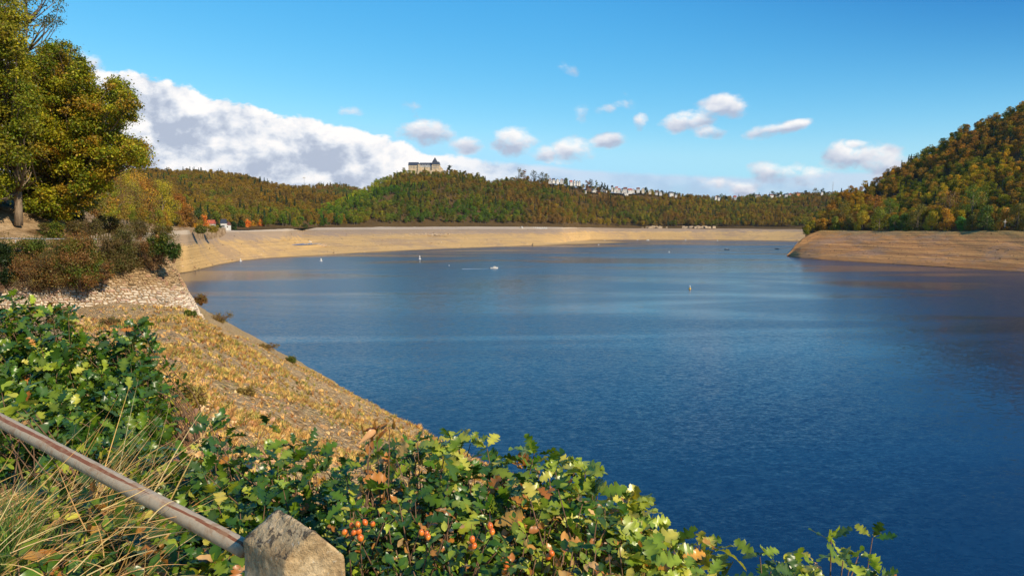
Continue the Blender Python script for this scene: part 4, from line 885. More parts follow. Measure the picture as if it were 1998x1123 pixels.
# broom-like shrubs: bundles of thin blades + small leaves
def bush(name, px, py, D, wpx, hpx, cols, label, cat='shrub', n=2200, leaf=.10, stem=True, group=None, blades=0):
    n = int(n*2.2) if wpx > 30 else n
    b = Pd(px, py, D); root = empty(name, b, label, cat, group); m_ = D/FPX; w_ = wpx*m_/2; h_ = hpx*m_
    nc = 40; P = []; K = []; O = []; mb = MB()
    for i in range(nc):
        a = rng.uniform(0, 6.28); rr = math.sqrt(rng.uniform(0, 1))*w_*.68; r = min(w_, h_)*rng.uniform(.10, .34); zc = rng.uniform(.08, .9)*h_*(1-.35*(rr/w_)**2)
        c = np.array([math.cos(a)*rr, math.sin(a)*rr*.7, zc]); p = rng.normal(size=(n//nc, 3))*r*.55; d = p/(np.linalg.norm(p, axis=1)[:, None]+1e-6); P.append(p+c); O.append(d); K.append(np.array(cols[rng.integers(0, len(cols))])*rng.uniform(.7, 1.3, (n//nc, 1))*rng.uniform(.92, 1.08, (n//nc, 3)))
        mb.tube([(c[0]*.15, c[1]*.15, -.3), c*.6, c+np.array([0, 0, r*.6])], [.03, .018, .006], 4)
    v, f, c = leafquads(np.concatenate(P), leaf, np.concatenate(K), .4, np.concatenate(O)*.6)
    mesh('leaves', v, f, M_leaf, root, col=c)
    for _ in range(blades):
        a = rng.uniform(0, 6.28); t = rng.uniform(.3, 1); e = np.array([math.cos(a)*w_*t*.9, math.sin(a)*w_*t*.7, h_*rng.uniform(.6, 1.05)*(1-.3*t*t)]); mb.tube([e*.05, e*.5+np.array([0,0,h_*.12]), e], [.014, .01, .004], 3)
    mb.build('stems', M_twig, root); return root
BR = [(.16,.14,.035),(.13,.10,.04),(.20,.14,.05)]; VG = [(.12,.16,.02),(.18,.17,.02),(.08,.11,.018)]; VR = [(.32,.16,.05),(.26,.13,.04),(.22,.16,.04)]
bush('broom_shrub', 240, 524, 54.3, 104, 76, BR+[(.10,.11,.025)], 'large brown green broom shrub overhanging the stone wall', n=11000, leaf=.10, blades=220)
bush('broom_shrub', 180, 464, 60, 55, 36, BR, 'brown broom shrub behind the rail, left of the large one', n=2600, blades=60)
bush('broom_shrub', 95, 462, 62, 44, 30, BR+VG, 'olive shrub on the sandy bank near the oak trunk', n=2000, blades=40)
bush('broom_shrub', 150, 462, 63, 48, 34, BR+[(.2,.13,.03)], 'tan shrub behind the rail in the middle', n=2200, blades=40)
bush('leafy_vine', 113, 466, 57, 34, 38, VG+[(.24,.24,.03)], 'bright yellow green vine climbing beside the rail', 'vine', n=1500, leaf=.13)
bush('broom_shrub', 270, 462, 66, 60, 34, BR+[(.12,.10,.03)], 'thin brown shrub behind the wall corner', n=2400, blades=50)
bush('oak_sapling', 312, 496, 55, 56, 40, GREEN+VG+VR[:1], 'green oak sapling leaning out over the wall corner', 'sapling', n=1900, leaf=.14)
bush('oak_sapling', 338, 506, 54.5, 38, 34, GREEN, 'small green oak branch hanging right of the wall corner', 'sapling', n=800, leaf=.14)
bush('bramble', 60, 512, 52.6, 150, 50, VG+VR[2:], 'green bramble trailing along the wall top at the far left', 'bramble', n=7200, leaf=.11)
bush('bramble', 150, 518, 52.2, 110, 60, VG+VR, 'mixed green and red bramble on the wall left of the broom', 'bramble', n=6800, leaf=.11)
bush('bramble', 160, 560, 51.2, 100, 80, VR+VG[:1], 'reddish bramble hanging down the stone wall', 'bramble', n=3600, leaf=.11)
bush('bramble', 70, 560, 51.3, 120, 66, BR+VR+[(.20,.15,.08)], 'dry brown bramble covering the wall at the far left', 'bramble', n=3600, leaf=.10, blades=120)
bush('bramble', 36, 535, 51.8, 80, 40, VR+BR, 'brown red bramble low on the wall at the left edge', 'bramble', n=2400, leaf=.11)
bush('bramble', 205, 545, 51.8, 44, 40, VR+VG[:1]+BR, 'rusty bramble strand right of the reddish one', 'bramble', n=1400, leaf=.10)
bush('broom_shrub', 285, 494, 54.8, 50, 26, BR+VR, 'low brown scrub along the wall top beside the corner', n=1800, leaf=.09, blades=60)
bush('broom_shrub', 215, 462, 70, 70, 44, BR+[(.14,.12,.03)], 'bushy brown scrub behind the paling', n=3000, leaf=.13, blades=60)
bush('broom_shrub', 318, 470, 78, 60, 30, [(.2,.15,.03),(.13,.12,.03)], 'yellow brown scrub beyond the wall corner', n=2200, leaf=.13)
bush('shade_toned_shrub', 130, 446, 72, 110, 40, DARK+[(.05,.06,.015)], 'undergrowth at the foot of the spreading oak, leaves darkened for shade', n=3600, leaf=.16)  # the shade under the oak is put into the leaf colours
bush('broom_shrub', 300, 520, 55.2, 66, 34, [(.3,.2,.08),(.2,.12,.05)], 'thin rusty scrub on the upper wall below the sapling', n=1500, leaf=.09, blades=80)
bush('bramble', 110, 548, 51.0, 90, 60, VR+BR+VG[:1], 'tangled dry bramble between the red and green ones on the wall', n=3600, leaf=.10, blades=90)
for (px, D, w_, l_, cs) in ((391,455,34,'green scrub at the end of the left hillside',[(.10,.13,.02),(.16,.16,.03)]),(416,500,26,'yellow scrub in front of the red roofed house',[(.36,.27,.04),(.24,.2,.03)])):
    bush('shore_scrub', px, 453.5 if px < 410 else 452, D, w_, 12, cs, l_, n=2600, leaf=.75)
bush('shade_toned_shrub', 2, 560, 50.5, 60, 95, DARK, 'dark leaf mass standing for the shadow at the left edge of the wall', n=3600, leaf=.13)  # added in dark leaves where only a shadow lies on the wall
bush('bramble', 175, 548, 51.3, 46, 40, VG, 'green bramble at the foot of the reddish one', 'bramble', n=1400, leaf=.11)
for k, (px, py, D, w_, h_, cs, l_) in enumerate([(120,640,44,60,30,VG+VR,'yellow brown weeds at the wall foot, leftmost clump'),(215,636,46,44,22,VG+VR,'yellow brown weeds at the wall foot, middle clump'),(372,616,52,26,14,VG,'green weed tuft at the right end of the wall foot'),(430,628,60,54,26,[(.3,.2,.04),(.2,.16,.03)],'ochre weeds on the slope right of the wall'),(474,640,58,26,18,VR,'red brown weeds on the slope edge by the water'),(520,682,52,60,18,[(.3,.2,.05),(.22,.17,.04)],'ochre grass tuft on the slope edge'),(568,706,45,26,15,VG,'small green bush on the slope above the water'),(392,590,70,30,20,VR,'dark red weeds behind the wall corner'),(370,790,18,70,44,[(.34,.25,.06),(.26,.2,.05)],'ochre grass tuft on the gravel above the oak scrub'),(480,770,22,40,18,[(.3,.22,.06)],'short dry tuft in the middle of the gravel slope')]):

    ds_ = np.linspace(8, 240, 1500); hp_ = Pd(px, py, ds_); hit_ = np.where(hp_[:, 2] < ztot(hp_[:, 0], hp_[:, 1])+.02)[0]
    D = float(ds_[hit_[0]]) if len(hit_) and px != 392 else D
    bush('weed_clump', px, py, D, w_*1.2, h_*.8, cs, l_, 'weeds', n=700, leaf=.05 if D < 30 else .12*max(1, D/90), blades=50, group='weed clumps on the slope')
# handrail on the wall
rl = empty('handrail', Pd(95, 466, 53.4), 'thin pale metal rail along the road above the stone wall', 'railing'); x0_, x1_ = -7.6, 4.4
pts = [(x, .0+max(0, x)*.25, .0-.012*x) for x in np.linspace(x0_, x1_, 8)]
MB().tube(pts, .042, 8).build('rail', M_grey, rl, smooth=True)
for x in np.linspace(x0_+.4, x1_-.1, 6): MB().tube([(x, max(0, x)*.25, -1.0), (x, max(0, x)*.25, -.05)], .035, 6).build('post', M_grey, rl)
fn = empty('picket_fence', Pd(195, 468, 56.5), 'short weathered wooden paling at the end of the rail', 'fence')
for k in range(9): x = -.9+k*.22; MB().box(x-.05, x+.05, -.02, .02, -.9, random.uniform(.25, .55)).build('paling', plain('old_wood', (.40,.30,.20)), fn)
MB().box(-1.0, 1.0, .021, .05, -.1, 0.).build('crossrail', plain('old_wood2', (.36,.27,.18)), fn)

# rubble and dry scraps on the slope
def stone_variant():
    import bmesh
    bm = bmesh.new(); bmesh.ops.create_icosphere(bm, subdivisions=1, radius=.5)
    for v in bm.verts: v.co *= random.uniform(.65, 1.15); v.co.z *= .6
    me = bpy.data.meshes.new('stone'); bm.to_mesh(me); bm.free(); me.materials.append(M_stones); return bpy.data.objects.new('stone', me)
m, gg, out = newmat('rubble_stone'); a = gg.new('ShaderNodeAttribute', attribute_type='INSTANCER', attribute_name='col'); n = gg.noise(gg.new('ShaderNodeTexCoord').outputs['Object'], 3, 3, .6)
princ(gg, out, gg.mix(1., a.outputs['Color'], gg.ramp(n, [(.3, .7), (.7, 1.2)]), 'MULTIPLY'), .95, .1); M_stones = m
n = 60000; D_ = rng.uniform(2.2, 15.2, n)**2.; px = rng.uniform(120, 1120, n); X = U(px)*D_; Y = D_; dd = 40.18-.83*X-.557*Y
ok = (dd > .3) & (dd < np.where(Y > 4.5, 52, 39.3)) & ((Y < 49) | (X > -25)); X, Y, dd = X[ok], Y[ok], dd[ok]; Z = ztot(X, Y)
s = rng.lognormal(-3.15, .6, len(X)).clip(.015, .26)*np.clip(.6+Y/50, .65, 2.0); cols = pal([(.60,.36,.14),(.46,.26,.11),(.70,.46,.22),(.34,.20,.12),(.64,.38,.13)], len(X), .25)
scatter('rubble', np.stack([X, Y, Z+s*.1], -1), np.stack([s*1.2, s, s*.8], -1), rng.uniform(-3, 3, (len(X), 3))*np.array([.25,.25,1]), rng.integers(0, 5, len(X)), cols, [stone_variant() for _ in range(5)], 'brown rubble stones strewn over the embankment slope', 'rubble')
def bankstones(name, A, seg, n, lo, hi, label, cols, xlim):
    P, sg = sample(A, seg, 1.0, 2.0, 2.4); px_, py_ = topx(P); w_ = np.exp(-np.maximum(P[:, 2], 0)/9)*np.clip(1.5*fbm(P[:,0]/30, P[:,1]/30, 3, 8)+.7, .02, 2)*(P[:,2] > -.2)*(px_ > xlim[0])*(px_ < xlim[1])
    i_ = rng.choice(len(P), min(n, int((w_ > 0).sum())), replace=False, p=w_/w_.sum()); P = P[i_]; s = rng.lognormal(math.log(lo), .5, len(P)).clip(lo*.4, hi)
    scatter(name, P, np.stack([s*1.3, s, s*.6], -1), rng.uniform(-3, 3, (len(P), 3))*np.array([.2,.2,1]), rng.integers(0, 5, len(P)), pal(cols, len(P), .3), [stone_variant() for _ in range(5)], label, 'rubble')
bankstones('shore_stones', RB, RBs, 9000, .45, 2.2, 'brown stones and debris scattered on the right bank', [(.30,.19,.10),(.20,.12,.07),(.42,.28,.16)], (1530, 2200))
bankstones('shore_stones', BA, Bseg, 5000, .7, 2.4, 'stones and driftwood debris scattered over the tan far beach', [(.50,.36,.20),(.34,.23,.13),(.62,.47,.29)], (330, 1600))
def tuft_variant(nb=14):
    mb = MB(); P = []; F2 = []
    for _ in range(nb):
        a = rng.uniform(0, 6.28); l = rng.uniform(.4, 1); tip = np.array([math.cos(a)*l*.6, math.sin(a)*l*.6, l*.7]); w_ = .03; sd_ = np.array([-math.sin(a)*w_, math.cos(a)*w_, 0])
        n0 = len(P); md = tip*.5+np.array([0,0,.12]); P += [-sd_, sd_, md+sd_, md-sd_, tip]; F2 += [(n0,n0+1,n0+2,n0+3), (n0+3,n0+2,n0+4)]
    o = mesh('tuft', P, F2, M_forest, link=False, col=np.ones((len(P), 3))); return o
n = 120000; D_ = rng.uniform(2.5, 15, n)**2; px = rng.uniform(120, 1120, n); X = U(px)*D_; Y = D_; dd = 40.18-.83*X-.557*Y
dens = fbm(X/5, Y/5, 3, 77)+.15*(dd < 6); ok = (dd > .6) & (dd < np.where(Y > 4.5, 52, 38)) & ((Y < 49) | (X > -25)) & (rng.uniform(size=n) < np.clip(.34+1.8*dens, .05, .95)); X, Y = X[ok], Y[ok]; Z = ztot(X, Y)
s = rng.uniform(.08, .34, len(X))*np.clip(.5+Y/45, .5, 1.4); cols = pal([(.74,.47,.14),(.60,.36,.11),(.44,.22,.08),(.64,.47,.12),(.28,.26,.06)], len(X), .25)
scatter('dry_weeds', np.stack([X, Y, Z-.02], -1), np.stack([s, s, s], -1), rng.uniform(0, 6.28, len(X)), rng.integers(0, 4, len(X)), cols, [tuft_variant() for _ in range(4)], 'sparse dry weeds and grass growing on the stony slope', 'weeds')

# ------------------------------------------------------------------ foreground: post, pipe rail
def vplane(px, py, p0, dirv):   # ray meets the vertical plane through p0 along dirv
    a, b, c = [float(q) for q in ray(px, py)]; n_ = np.array([-dirv[1], dirv[0], 0.]); t = n_.dot(np.array(p0)-np.array([0,0,EYE]))/(n_[0]*a+n_[1]*b); return np.array([a*t, b*t, EYE+c*t])
Cc = Pd(554, 1092, 1.8); zc = Cc[2]; Ee = Pz(676, 1082, zc); Ll = Pz(471, 1050, zc); e_ = Ee-Cc; l_ = Ll-Cc; Aa = vplane(612, 1034, Cc, e_); Bb = vplane(541, 986, Ll, e_); Mm = Ee+l_
zb = 25.4-zc
post = empty('stone_post', (Cc+Mm)/2*np.array([1,1,0])+np.array([0,0,26.2]), 'weathered gabled stone post with lichen at the end of the foreground rail', 'post')
o0 = np.array(post.location)
def densify(P, F, n):
    """bilinear/planar subdivision of polygons into quads by centroid fan of grids"""
    VV = []; FF = []
    for f in F:
        pts_ = [np.array(P[i]) for i in f]
        if len(pts_) != 4:
            c = sum(pts_)/len(pts_); k = len(pts_); quads = [(pts_[i], (pts_[i]+pts_[(i+1) % k])/2, c, (pts_[i]+pts_[i-1])/2) for i in range(k)]
        else: quads = [tuple(pts_)]
        for q in quads:
            nn = n; b0 = len(VV)
            for i in range(nn+1):
                for j in range(nn+1): s, t = i/nn, j/nn; VV.append((q[0]*(1-s)+q[1]*s)*(1-t)+(q[3]*(1-s)+q[2]*s)*t)
            for i in range(nn):
                for j in range(nn): a = b0+i*(nn+1)+j; FF.append((a, a+nn+1, a+nn+2, a+1))
    return np.array(VV), FF
dn = np.array([0, 0, zb]); e2 = Mm; PV = [Cc, Ee, Mm, Ll, Aa, Bb, Cc+dn, Ee+dn, Mm+dn, Ll+dn]
PF = [(0,4,5,3),(1,2,5,4),(6,7,1,0),(0,1,4),(7,8,2,1),(8,9,3,2),(3,5,2),(9,6,0,3)]
import bmesh
bm = bmesh.new(); bv = [bm.verts.new(p-o0) for p in PV]
for f in PF: bm.faces.new([bv[i] for i in f])
bmesh.ops.recalc_face_normals(bm, faces=bm.faces); bmesh.ops.bevel(bm, geom=list(bm.edges), offset=.013, segments=2, affect='EDGES', profile=.6)
bmesh.ops.triangulate(bm, faces=[f for f in bm.faces if len(f.verts) > 4])
for _ in range(5): bmesh.ops.subdivide_edges(bm, edges=[e for e in bm.edges if e.calc_length() > .012], cuts=1, use_grid_fill=True)
from mathutils import noise as mn
bm.normal_update()
for v in bm.verts:
    q = v.co; h1 = mn.fractal(q*14, 1., 2., 4)*.0045+mn.fractal(q*55, 1., 2., 3)*.0018; pit = mn.noise(q*38); h1 -= max(0, pit-.35)*.012
    v.co = v.co+v.normal*h1
me = bpy.data.meshes.new('shaft'); bm.to_mesh(me); bm.free()
me.polygons.foreach_set('use_smooth', np.ones(len(me.polygons), bool))
m, gg, out = newmat('weathered_sandstone'); p = pos(gg); n1_ = gg.noise(p, 9, 6, .7); n2_ = gg.noise(p, 45, 5, .75); n3 = gg.noise(p, 30, 5, .65, .5); n4 = gg.noise(gg.vm('ADD', p, (5, 5, 5)), 70, 3, .6)
geo = gg.new('ShaderNodeNewGeometry'); sn = gg.new('ShaderNodeSeparateXYZ'); gg.l.new(geo.outputs['True Normal'], sn.inputs[0])
c = gg.ramp(n1_, [(.3, (.33,.21,.10)), (.5, (.54,.39,.21)), (.7, (.70,.55,.34))])
c = gg.mix(1., c, gg.ramp(n2_, [(.3, .55), (.5, 1.), (.7, 1.25)]), 'MULTIPLY')
lich = gg.m('MULTIPLY', gg.smooth(n3, .50, .57), gg.smooth(sn.outputs[2], .15, .5, .25, 1.)); c = gg.mix(gg.m('MULTIPLY', lich, .85), c, (.055,.048,.04))
pale = gg.smooth(n4, .62, .70); c = gg.mix(gg.m('MULTIPLY', pale, .4), c, (.62,.60,.50))
princ(gg, out, c, .95, .15, bump(gg, gg.m('ADD', n2_, n1_), .8, .012)); me.materials.append(m)
so = bpy.data.objects.new('shaft', me); COL.objects.link(so); so.parent = post
# pipe
pa = Pd(-70, 783, 3.05); pb = Pd(478, 1070, 2.02)
m, gg, out = newmat('rusty_pipe'); ob = gg.new('ShaderNodeTexCoord').outputs['Object']; mp = gg.new('ShaderNodeMapping'); gg.l.new(ob, mp.inputs[0]); mp.inputs['Scale'].default_value = (1.6, 26, 26)
ns = gg.noise(mp.outputs[0], 1., 6, .65, .4); nf = gg.noise(ob, 60, 4, .6); sx = gg.new('ShaderNodeSeparateXYZ'); gg.l.new(ob, sx.inputs[0])
pp_ = gg.m('ABSOLUTE', gg.m('SUBTRACT', gg.m('MULTIPLY', sx.outputs[2], .42), gg.m('MULTIPLY_ADD', sx.outputs[1], .9, gg.m('MULTIPLY', gg.m('SUBTRACT', gg.noise(ob, 7, 3), .5), .012)))); band = gg.m('MULTIPLY', gg.smooth(pp_, .002, .011, 1., 0.), gg.smooth(sx.outputs[2], 0., .004))
rust = gg.smooth(gg.m('ADD', ns, gg.m('MULTIPLY', band, .22)), .64, .68)
c = gg.mix(nf, (.36,.28,.18), (.54,.44,.29)); c = gg.mix(gg.m('MULTIPLY', gg.smooth(gg.m('ADD', ns, gg.m('MULTIPLY', band, .26)), .52, .68), .75), c, (.52,.37,.22)); c = gg.mix(rust, c, (.24,.085,.03)); n8 = gg.noise(ob, 22, 5, .7); c = gg.mix(gg.m('MULTIPLY', gg.smooth(n8, .46, .66), .7), c, (.34,.19,.09))
princ(gg, out, c, .55, .4, bump(gg, gg.m('SUBTRACT', nf, gg.m('MULTIPLY', rust, 2.)), .5, .002)); M_pipe = m
pipe = empty('pipe_handrail', pb, 'rusty grey metal pipe rail sloping down to the stone post', 'railing')
Lp = float(np.linalg.norm(pa-pb)); dirp = (pa-pb)/Lp
pm = MB(); pr = .0275; seg_ = 90; PVs = []
for i in range(seg_+1):
    x = i/seg_*Lp
    for k in range(28):
        a = 2*math.pi*k/28; PVs.append((x, pr*math.cos(a), pr*math.sin(a)))
pm.add(PVs, [[i*28+k, i*28+(k+1) % 28, (i+1)*28+(k+1) % 28, (i+1)*28+k] for i in range(seg_) for k in range(28)]+[list(range(28))[::-1], [seg_*28+k for k in range(28)]])
po = pm.build('pipe', M_pipe, pipe, smooth=True)
pipe.rotation_euler = Vector(dirp).to_track_quat('X', 'Z').to_euler()

# ------------------------------------------------------------------ foreground shrubs with real lobed leaves
def oakleaf(n=9, lobed=True):
    """template strip along +X length 1: rows of (left, mid, right)"""
    P = []; F2 = []
    N_ = 21 if lobed else 9
    for i in range(N_):
        t = i/(N_-1)
        if lobed:
            env = (.05+.30*math.sin(math.pi*t**1.35)**.85) if t < .97 else .07
            w_ = env*(1. if i % 4 in (1, 2, 3) and i % 4 == 2 else (.82 if i % 4 in (1, 3) else .40)); sh = .05 if i % 4 == 2 else 0.
            if i == 0: w_ = .015
            if i == N_-1: w_ = .09
        else: w_ = .30*math.sin(math.pi*min(.999, t**.85))+.005; sh = 0.
        P.append((t+sh, w_, 0)); P.append((t, 0, 0)); P.append((t+sh, -w_, 0))
    for i in range(N_-1):
        a = i*3; F2 += [(a, a+3, a+4, a+1), (a+1, a+4, a+5, a+2)]
    return np.array(P), np.array(F2)
T_OAK = oakleaf(); T_OV = oakleaf(lobed=False)
def place_leaves(T, P, dirs, nrm, size, col, curl=.25, fold=.3):
    P0, F0 = T; n = len(P); k = len(P0)
    d = dirs/np.linalg.norm(dirs, axis=1)[:, None]; s_ = np.cross(nrm, d); s_ /= np.linalg.norm(s_, axis=1)[:, None]+1e-9; u_ = np.cross(d, s_)
    cu = (rng.normal(size=n)*curl*1.25+.15)[:, None]; fo = (rng.uniform(.0, 1., n)*fold*1.9)[:, None]; tw = rng.normal(size=n)[:, None]*.25
    t = P0[None, :, 0]; w_ = P0[None, :, 1]; sz = np.asarray(size)[:, None]
    wav = .05*np.sin(t*14+rng.uniform(0, 6, n)[:, None])*np.sign(w_)
    zz = -cu*t*t+fo*np.abs(w_)+wav+tw*t*w_
    V3 = P[:, None]+(d[:, None]*(t*sz)[..., None]+s_[:, None]*(w_*sz*(1-.15*fo))[..., None]+u_[:, None]*(zz*sz)[..., None])
    F3 = (F0[None]+(np.arange(n)*k)[:, None, None]).reshape(-1, 4); c = np.repeat(col, k, 0).reshape(n, k, 3)
    rib = (np.abs(P0[:, 1]) < 1e-6); c[:, rib] *= 1.25; edge = rng.uniform(size=n) < .25; c[edge][:, ~rib] *= .8
    return V3.reshape(-1, 3), F3, c.reshape(-1, 3).clip(0, 1)
OG = [(.045,.11,.009),(.075,.155,.010),(.03,.08,.009),(.13,.20,.012),(.055,.11,.018)]
OY = [(.34,.40,.035),(.26,.33,.025),(.45,.42,.06),(.20,.28,.025)]
OB = [(.50,.20,.035),(.36,.14,.03),(.62,.36,.13),(.55,.28,.06)]
def shrub(name, label, tips, root_pts, mix, lsize, kind='oak', nl=9, cat='shrub', extra=0, curl=.3, group=None):
    r0 = np.mean(root_pts, 0); root = empty(name, r0, label, cat, group); mb = MB(); LP = []; LD = []; LN = []
    for tip in tips:
        b = root_pts[np.argmin(np.linalg.norm(np.array(root_pts)-tip, axis=1)+rng.uniform(0, .5, len(root_pts)))]; v = tip-b; side = rng.normal(size=3)*.12*np.linalg.norm(v)
        q = [b, b+v*.35+side*.6+np.array([0,0,.08]), b+v*.7+side*.4, tip]; cv = smoothcurve(q, 10); mb.tube(cv-r0, np.linspace(.007, .0018, 10), 5)
        ld = cv[-1]-cv[-3]; ld /= np.linalg.norm(ld)
        m_ = nl+int(rng.integers(-2, 3))
        for i in range(m_):
            f = 1-.55*(i/m_)**1.3 if i > 3 else 1.; ix = min(9, f*9); k0 = int(ix); p = cv[k0]+(cv[min(9, k0+1)]-cv[k0])*(ix-k0)
            az = i*2.4+rng.uniform(-.4, .4); a1 = np.cross(ld, [.2,.1,1]); a1 /= np.linalg.norm(a1); a2 = np.cross(ld, a1)
            d = ld*rng.uniform(.15, .7)+a1*math.cos(az)+a2*math.sin(az)+np.array([0, 0, rng.uniform(-.25, .25)])
            LP.append(p+d*.008); LD.append(d); LN.append(np.array([rng.normal()*.45, rng.normal()*.45-.15, 1.]))
    n = len(LP); LP, LD, LN = map(np.array, (LP, LD, LN))
    g_, y_, b_ = mix; r = rng.uniform(size=n); col = np.where((r < g_)[:, None], pal(OG, n), np.where((r < g_+y_)[:, None], pal(OY, n), pal(OB, n)))
    T = T_OAK if kind == 'oak' else T_OV
    v, f, c = place_leaves(T, LP-r0, LD, LN, rng.uniform(*lsize, n), col, curl)
    mesh('leaves', v, f, M_shrub, root, col=c, smooth=False); mb.build('stems', M_twig, root, smooth=True)
    return root
def sil(x, pts): return np.interp(x, [p[0] for p in pts], [p[1] for p in pts])
def tipsin(poly_top, x0, x1, n, D0, D1, bottom=1160, bias=1.0):
    out = []
    for _ in range(n):
        x = random.uniform(x0, x1); yt = sil(x, poly_top)+22; t = random.random()**bias; y = yt+(bottom-yt)*t
        D = D1+(D0-D1)*((y-yt)/(max(1, bottom-yt)))+random.uniform(-.25, .25); out.append(Pd(x, y, D))
    return out
def roots(tips, k=6, drop=.75):
    out = []
    for _ in range(k):
        t = tips[random.randrange(len(tips))]; x, y = t[0]*random.uniform(.7, 1.), t[1]+random.uniform(-.2, .3); out.append(np.array([x, y, min(gz(x, y), t[2]-drop)]))
    return out
topR = [(640,925),(680,880),(720,850),(780,822),(830,838),(900,822),(960,850),(990,880),(1030,850),(1080,862),(1130,880),(1180,898),(1200,950),(1240,958),(1290,968),(1310,1010),(1360,1035),(1405,1048),(1410,1100)]
def S_(name, label, x0, x1, n, D0, D1, mix, ls, kind='oak', top=topR, nl=9, bottom=1160, bias=1., cat='shrub', curl=.3, drop=.75):
    n = int(n*1.9) if n > 15 else n; tp = tipsin(top, x0, x1, n, D0, D1, bottom, bias); return shrub(name, label, tp, roots(tp, 9, drop), mix, ls, kind, nl+(2 if n > 15 else 0), cat, curl=curl)
S_('oak_shrub', 'leafy oak shrub right behind the stone post', 655, 880, 52, 2.2, 2.9, (.62,.26,.12), (.045,.088))
S_('oak_shrub', 'tall oak shrub with leaf rosettes standing against the lake, middle of the hedge', 860, 1060, 52, 2.2, 2.9, (.5,.42,.08), (.055,.105))
S_('oak_shrub', 'yellowing oak shrub at the right part of the foreground hedge', 1040, 1250, 48, 2.2, 2.8, (.28,.64,.08), (.055,.11))
S_('oak_shrub', 'pale yellow green oak shrub at the right end of the hedge', 1220, 1400, 26, 2.1, 2.6, (.16,.78,.06), (.055,.11))
S_('rose_bush', 'small leaved wild rose bush with drying leaves among the oak shrubs', 670, 1010, 60, 1.9, 2.4, (.6,.27,.13), (.025,.045), 'oval', [(600,1000),(700,960),(800,950),(1010,960)], 12)
S_('rose_bush', 'wild rose with orange brown leaflets on the right of the hips', 980, 1260, 50, 1.9, 2.5, (.38,.34,.28), (.025,.045), 'oval', [(980,940),(1100,930),(1260,1010)], 12)
S_('oak_shrub', 'isolated oak twig with curled yellow leaves rising on the right', 1590, 1735, 15, 2.0, 2.2, (.35,.52,.13), (.045,.08), top=[(1590,1035),(1640,985),(1700,1000),(1735,1075)], nl=11, bottom=1170)
S_('oak_shrub', 'low oak sprig peeping up between the hedge and the right twig', 1478, 1560, 11, 2.0, 2.15, (.55,.42,.03), (.045,.075), top=[(1470,1062),(1510,1062),(1560,1085)], nl=10, bottom=1150)
topL = [(-60,560),(30,560),(70,575),(135,575),(150,640),(200,632),(262,605),(290,640),(345,690),(352,730),(310,770),(290,800),(300,860)]
S_('oak_shrub', 'big dark green oak shrub at the left edge above the pipe rail', -60, 150, 120, 4.2, 6.2, (.80,.18,.02), (.075,.13), top=topL, bottom=860, drop=1.1)
S_('oak_shrub', 'dark green oak shrub in front of the stone wall', 140, 352, 130, 4.2, 6.4, (.90,.09,.01), (.07,.125), top=topL, bottom=880, drop=1.1)
topM = [(-50,850),(100,850),(300,870),(370,880),(400,800),(480,830),(525,785),(560,850),(600,835),(650,880),(690,925)]
S_('oak_shrub', 'loose oak twigs reaching over the gravel slope, centre left', 380, 690, 48, 2.8, 3.8, (.78,.18,.04), (.06,.11), top=topM, bottom=1060)
S_('oak_shrub', 'shaded oak scrub behind the middle of the pipe rail', 60, 500, 100, 2.7, 4.0, (.75,.2,.05), (.06,.11), top=[(100,840),(300,850),(480,910)], bottom=1080)
S_('bramble', 'bramble shoots with oval leaves under the pipe rail', 20, 460, 46, 2.2, 2.8, (.55,.3,.15), (.05,.085), 'oval', [(0,900),(200,960),(460,1060)], 6, 1180, cat='bramble')
S_('oak_shrub', 'low dark oak seedlings in the grass below the pipe rail', 90, 470, 30, 2.2, 2.9, (.72,.18,.10), (.05,.085), top=[(90,960),(300,1010),(470,1080)], bottom=1180)
S_('bramble', 'yellow green bramble shoot at the left edge above the rail', -30, 70, 9, 3.2, 3.6, (.3,.65,.05), (.07,.11), 'oval', [(-30,740),(70,740)], 5, 860, cat='bramble')
# withered twig with orange leaves
tp = [Pd(x, y, 2.55) for x, y in ((715,890),(722,858),(735,840),(760,838),(708,925),(716,960),(752,905))]
shrub('withered_twig', 'withered reddish twig with curled orange leaves left of the tall oak shrub', tp, roots(tp, 2), (0, .05, .95), (.035,.06), 'oval', 5, 'twig', curl=.8)
# rose hips
hm, gg, out = newmat('rose_hip'); ob = gg.new('ShaderNodeTexCoord').outputs['Object']; n = gg.noise(ob, 30, 3); princ(gg, out, gg.ramp(n, [(.3, (.62,.09,.02)), (.65, (.80,.26,.03))]), .25, .5)
hips = [(686,1024),(698,1022),(700,1036),(672,1037),(690,1038),(712,1018),(703,1048),(727,1021),(822,1038),(832,1040),(921,1051),(925,1064),(918,1066),(956,1025),(960,1036),(988,1101),(984,1114),(1076,1078),(1070,1085),(835,1046)]
hl = ['topmost left of the cluster beside the stone post','topmost right of the cluster beside the post','in the middle of the cluster beside the post','leftmost, touching the stone post side','low centre of the cluster beside the post','upper right of the cluster beside the post','lowest of the cluster beside the post','single one right of the post cluster','left one of the pair below the tall shrub','right one of the pair below the tall shrub','upper one of the red trio in the hedge','right one of the red trio in the hedge','left one of the red trio in the hedge','upper one half hidden in leaves','lower one half hidden in leaves','upper one near the bottom edge','lowest one at the bottom edge','right one in the orange rose bush','left one in the orange rose bush','lowest one of the pair below the tall shrub']
proto = None
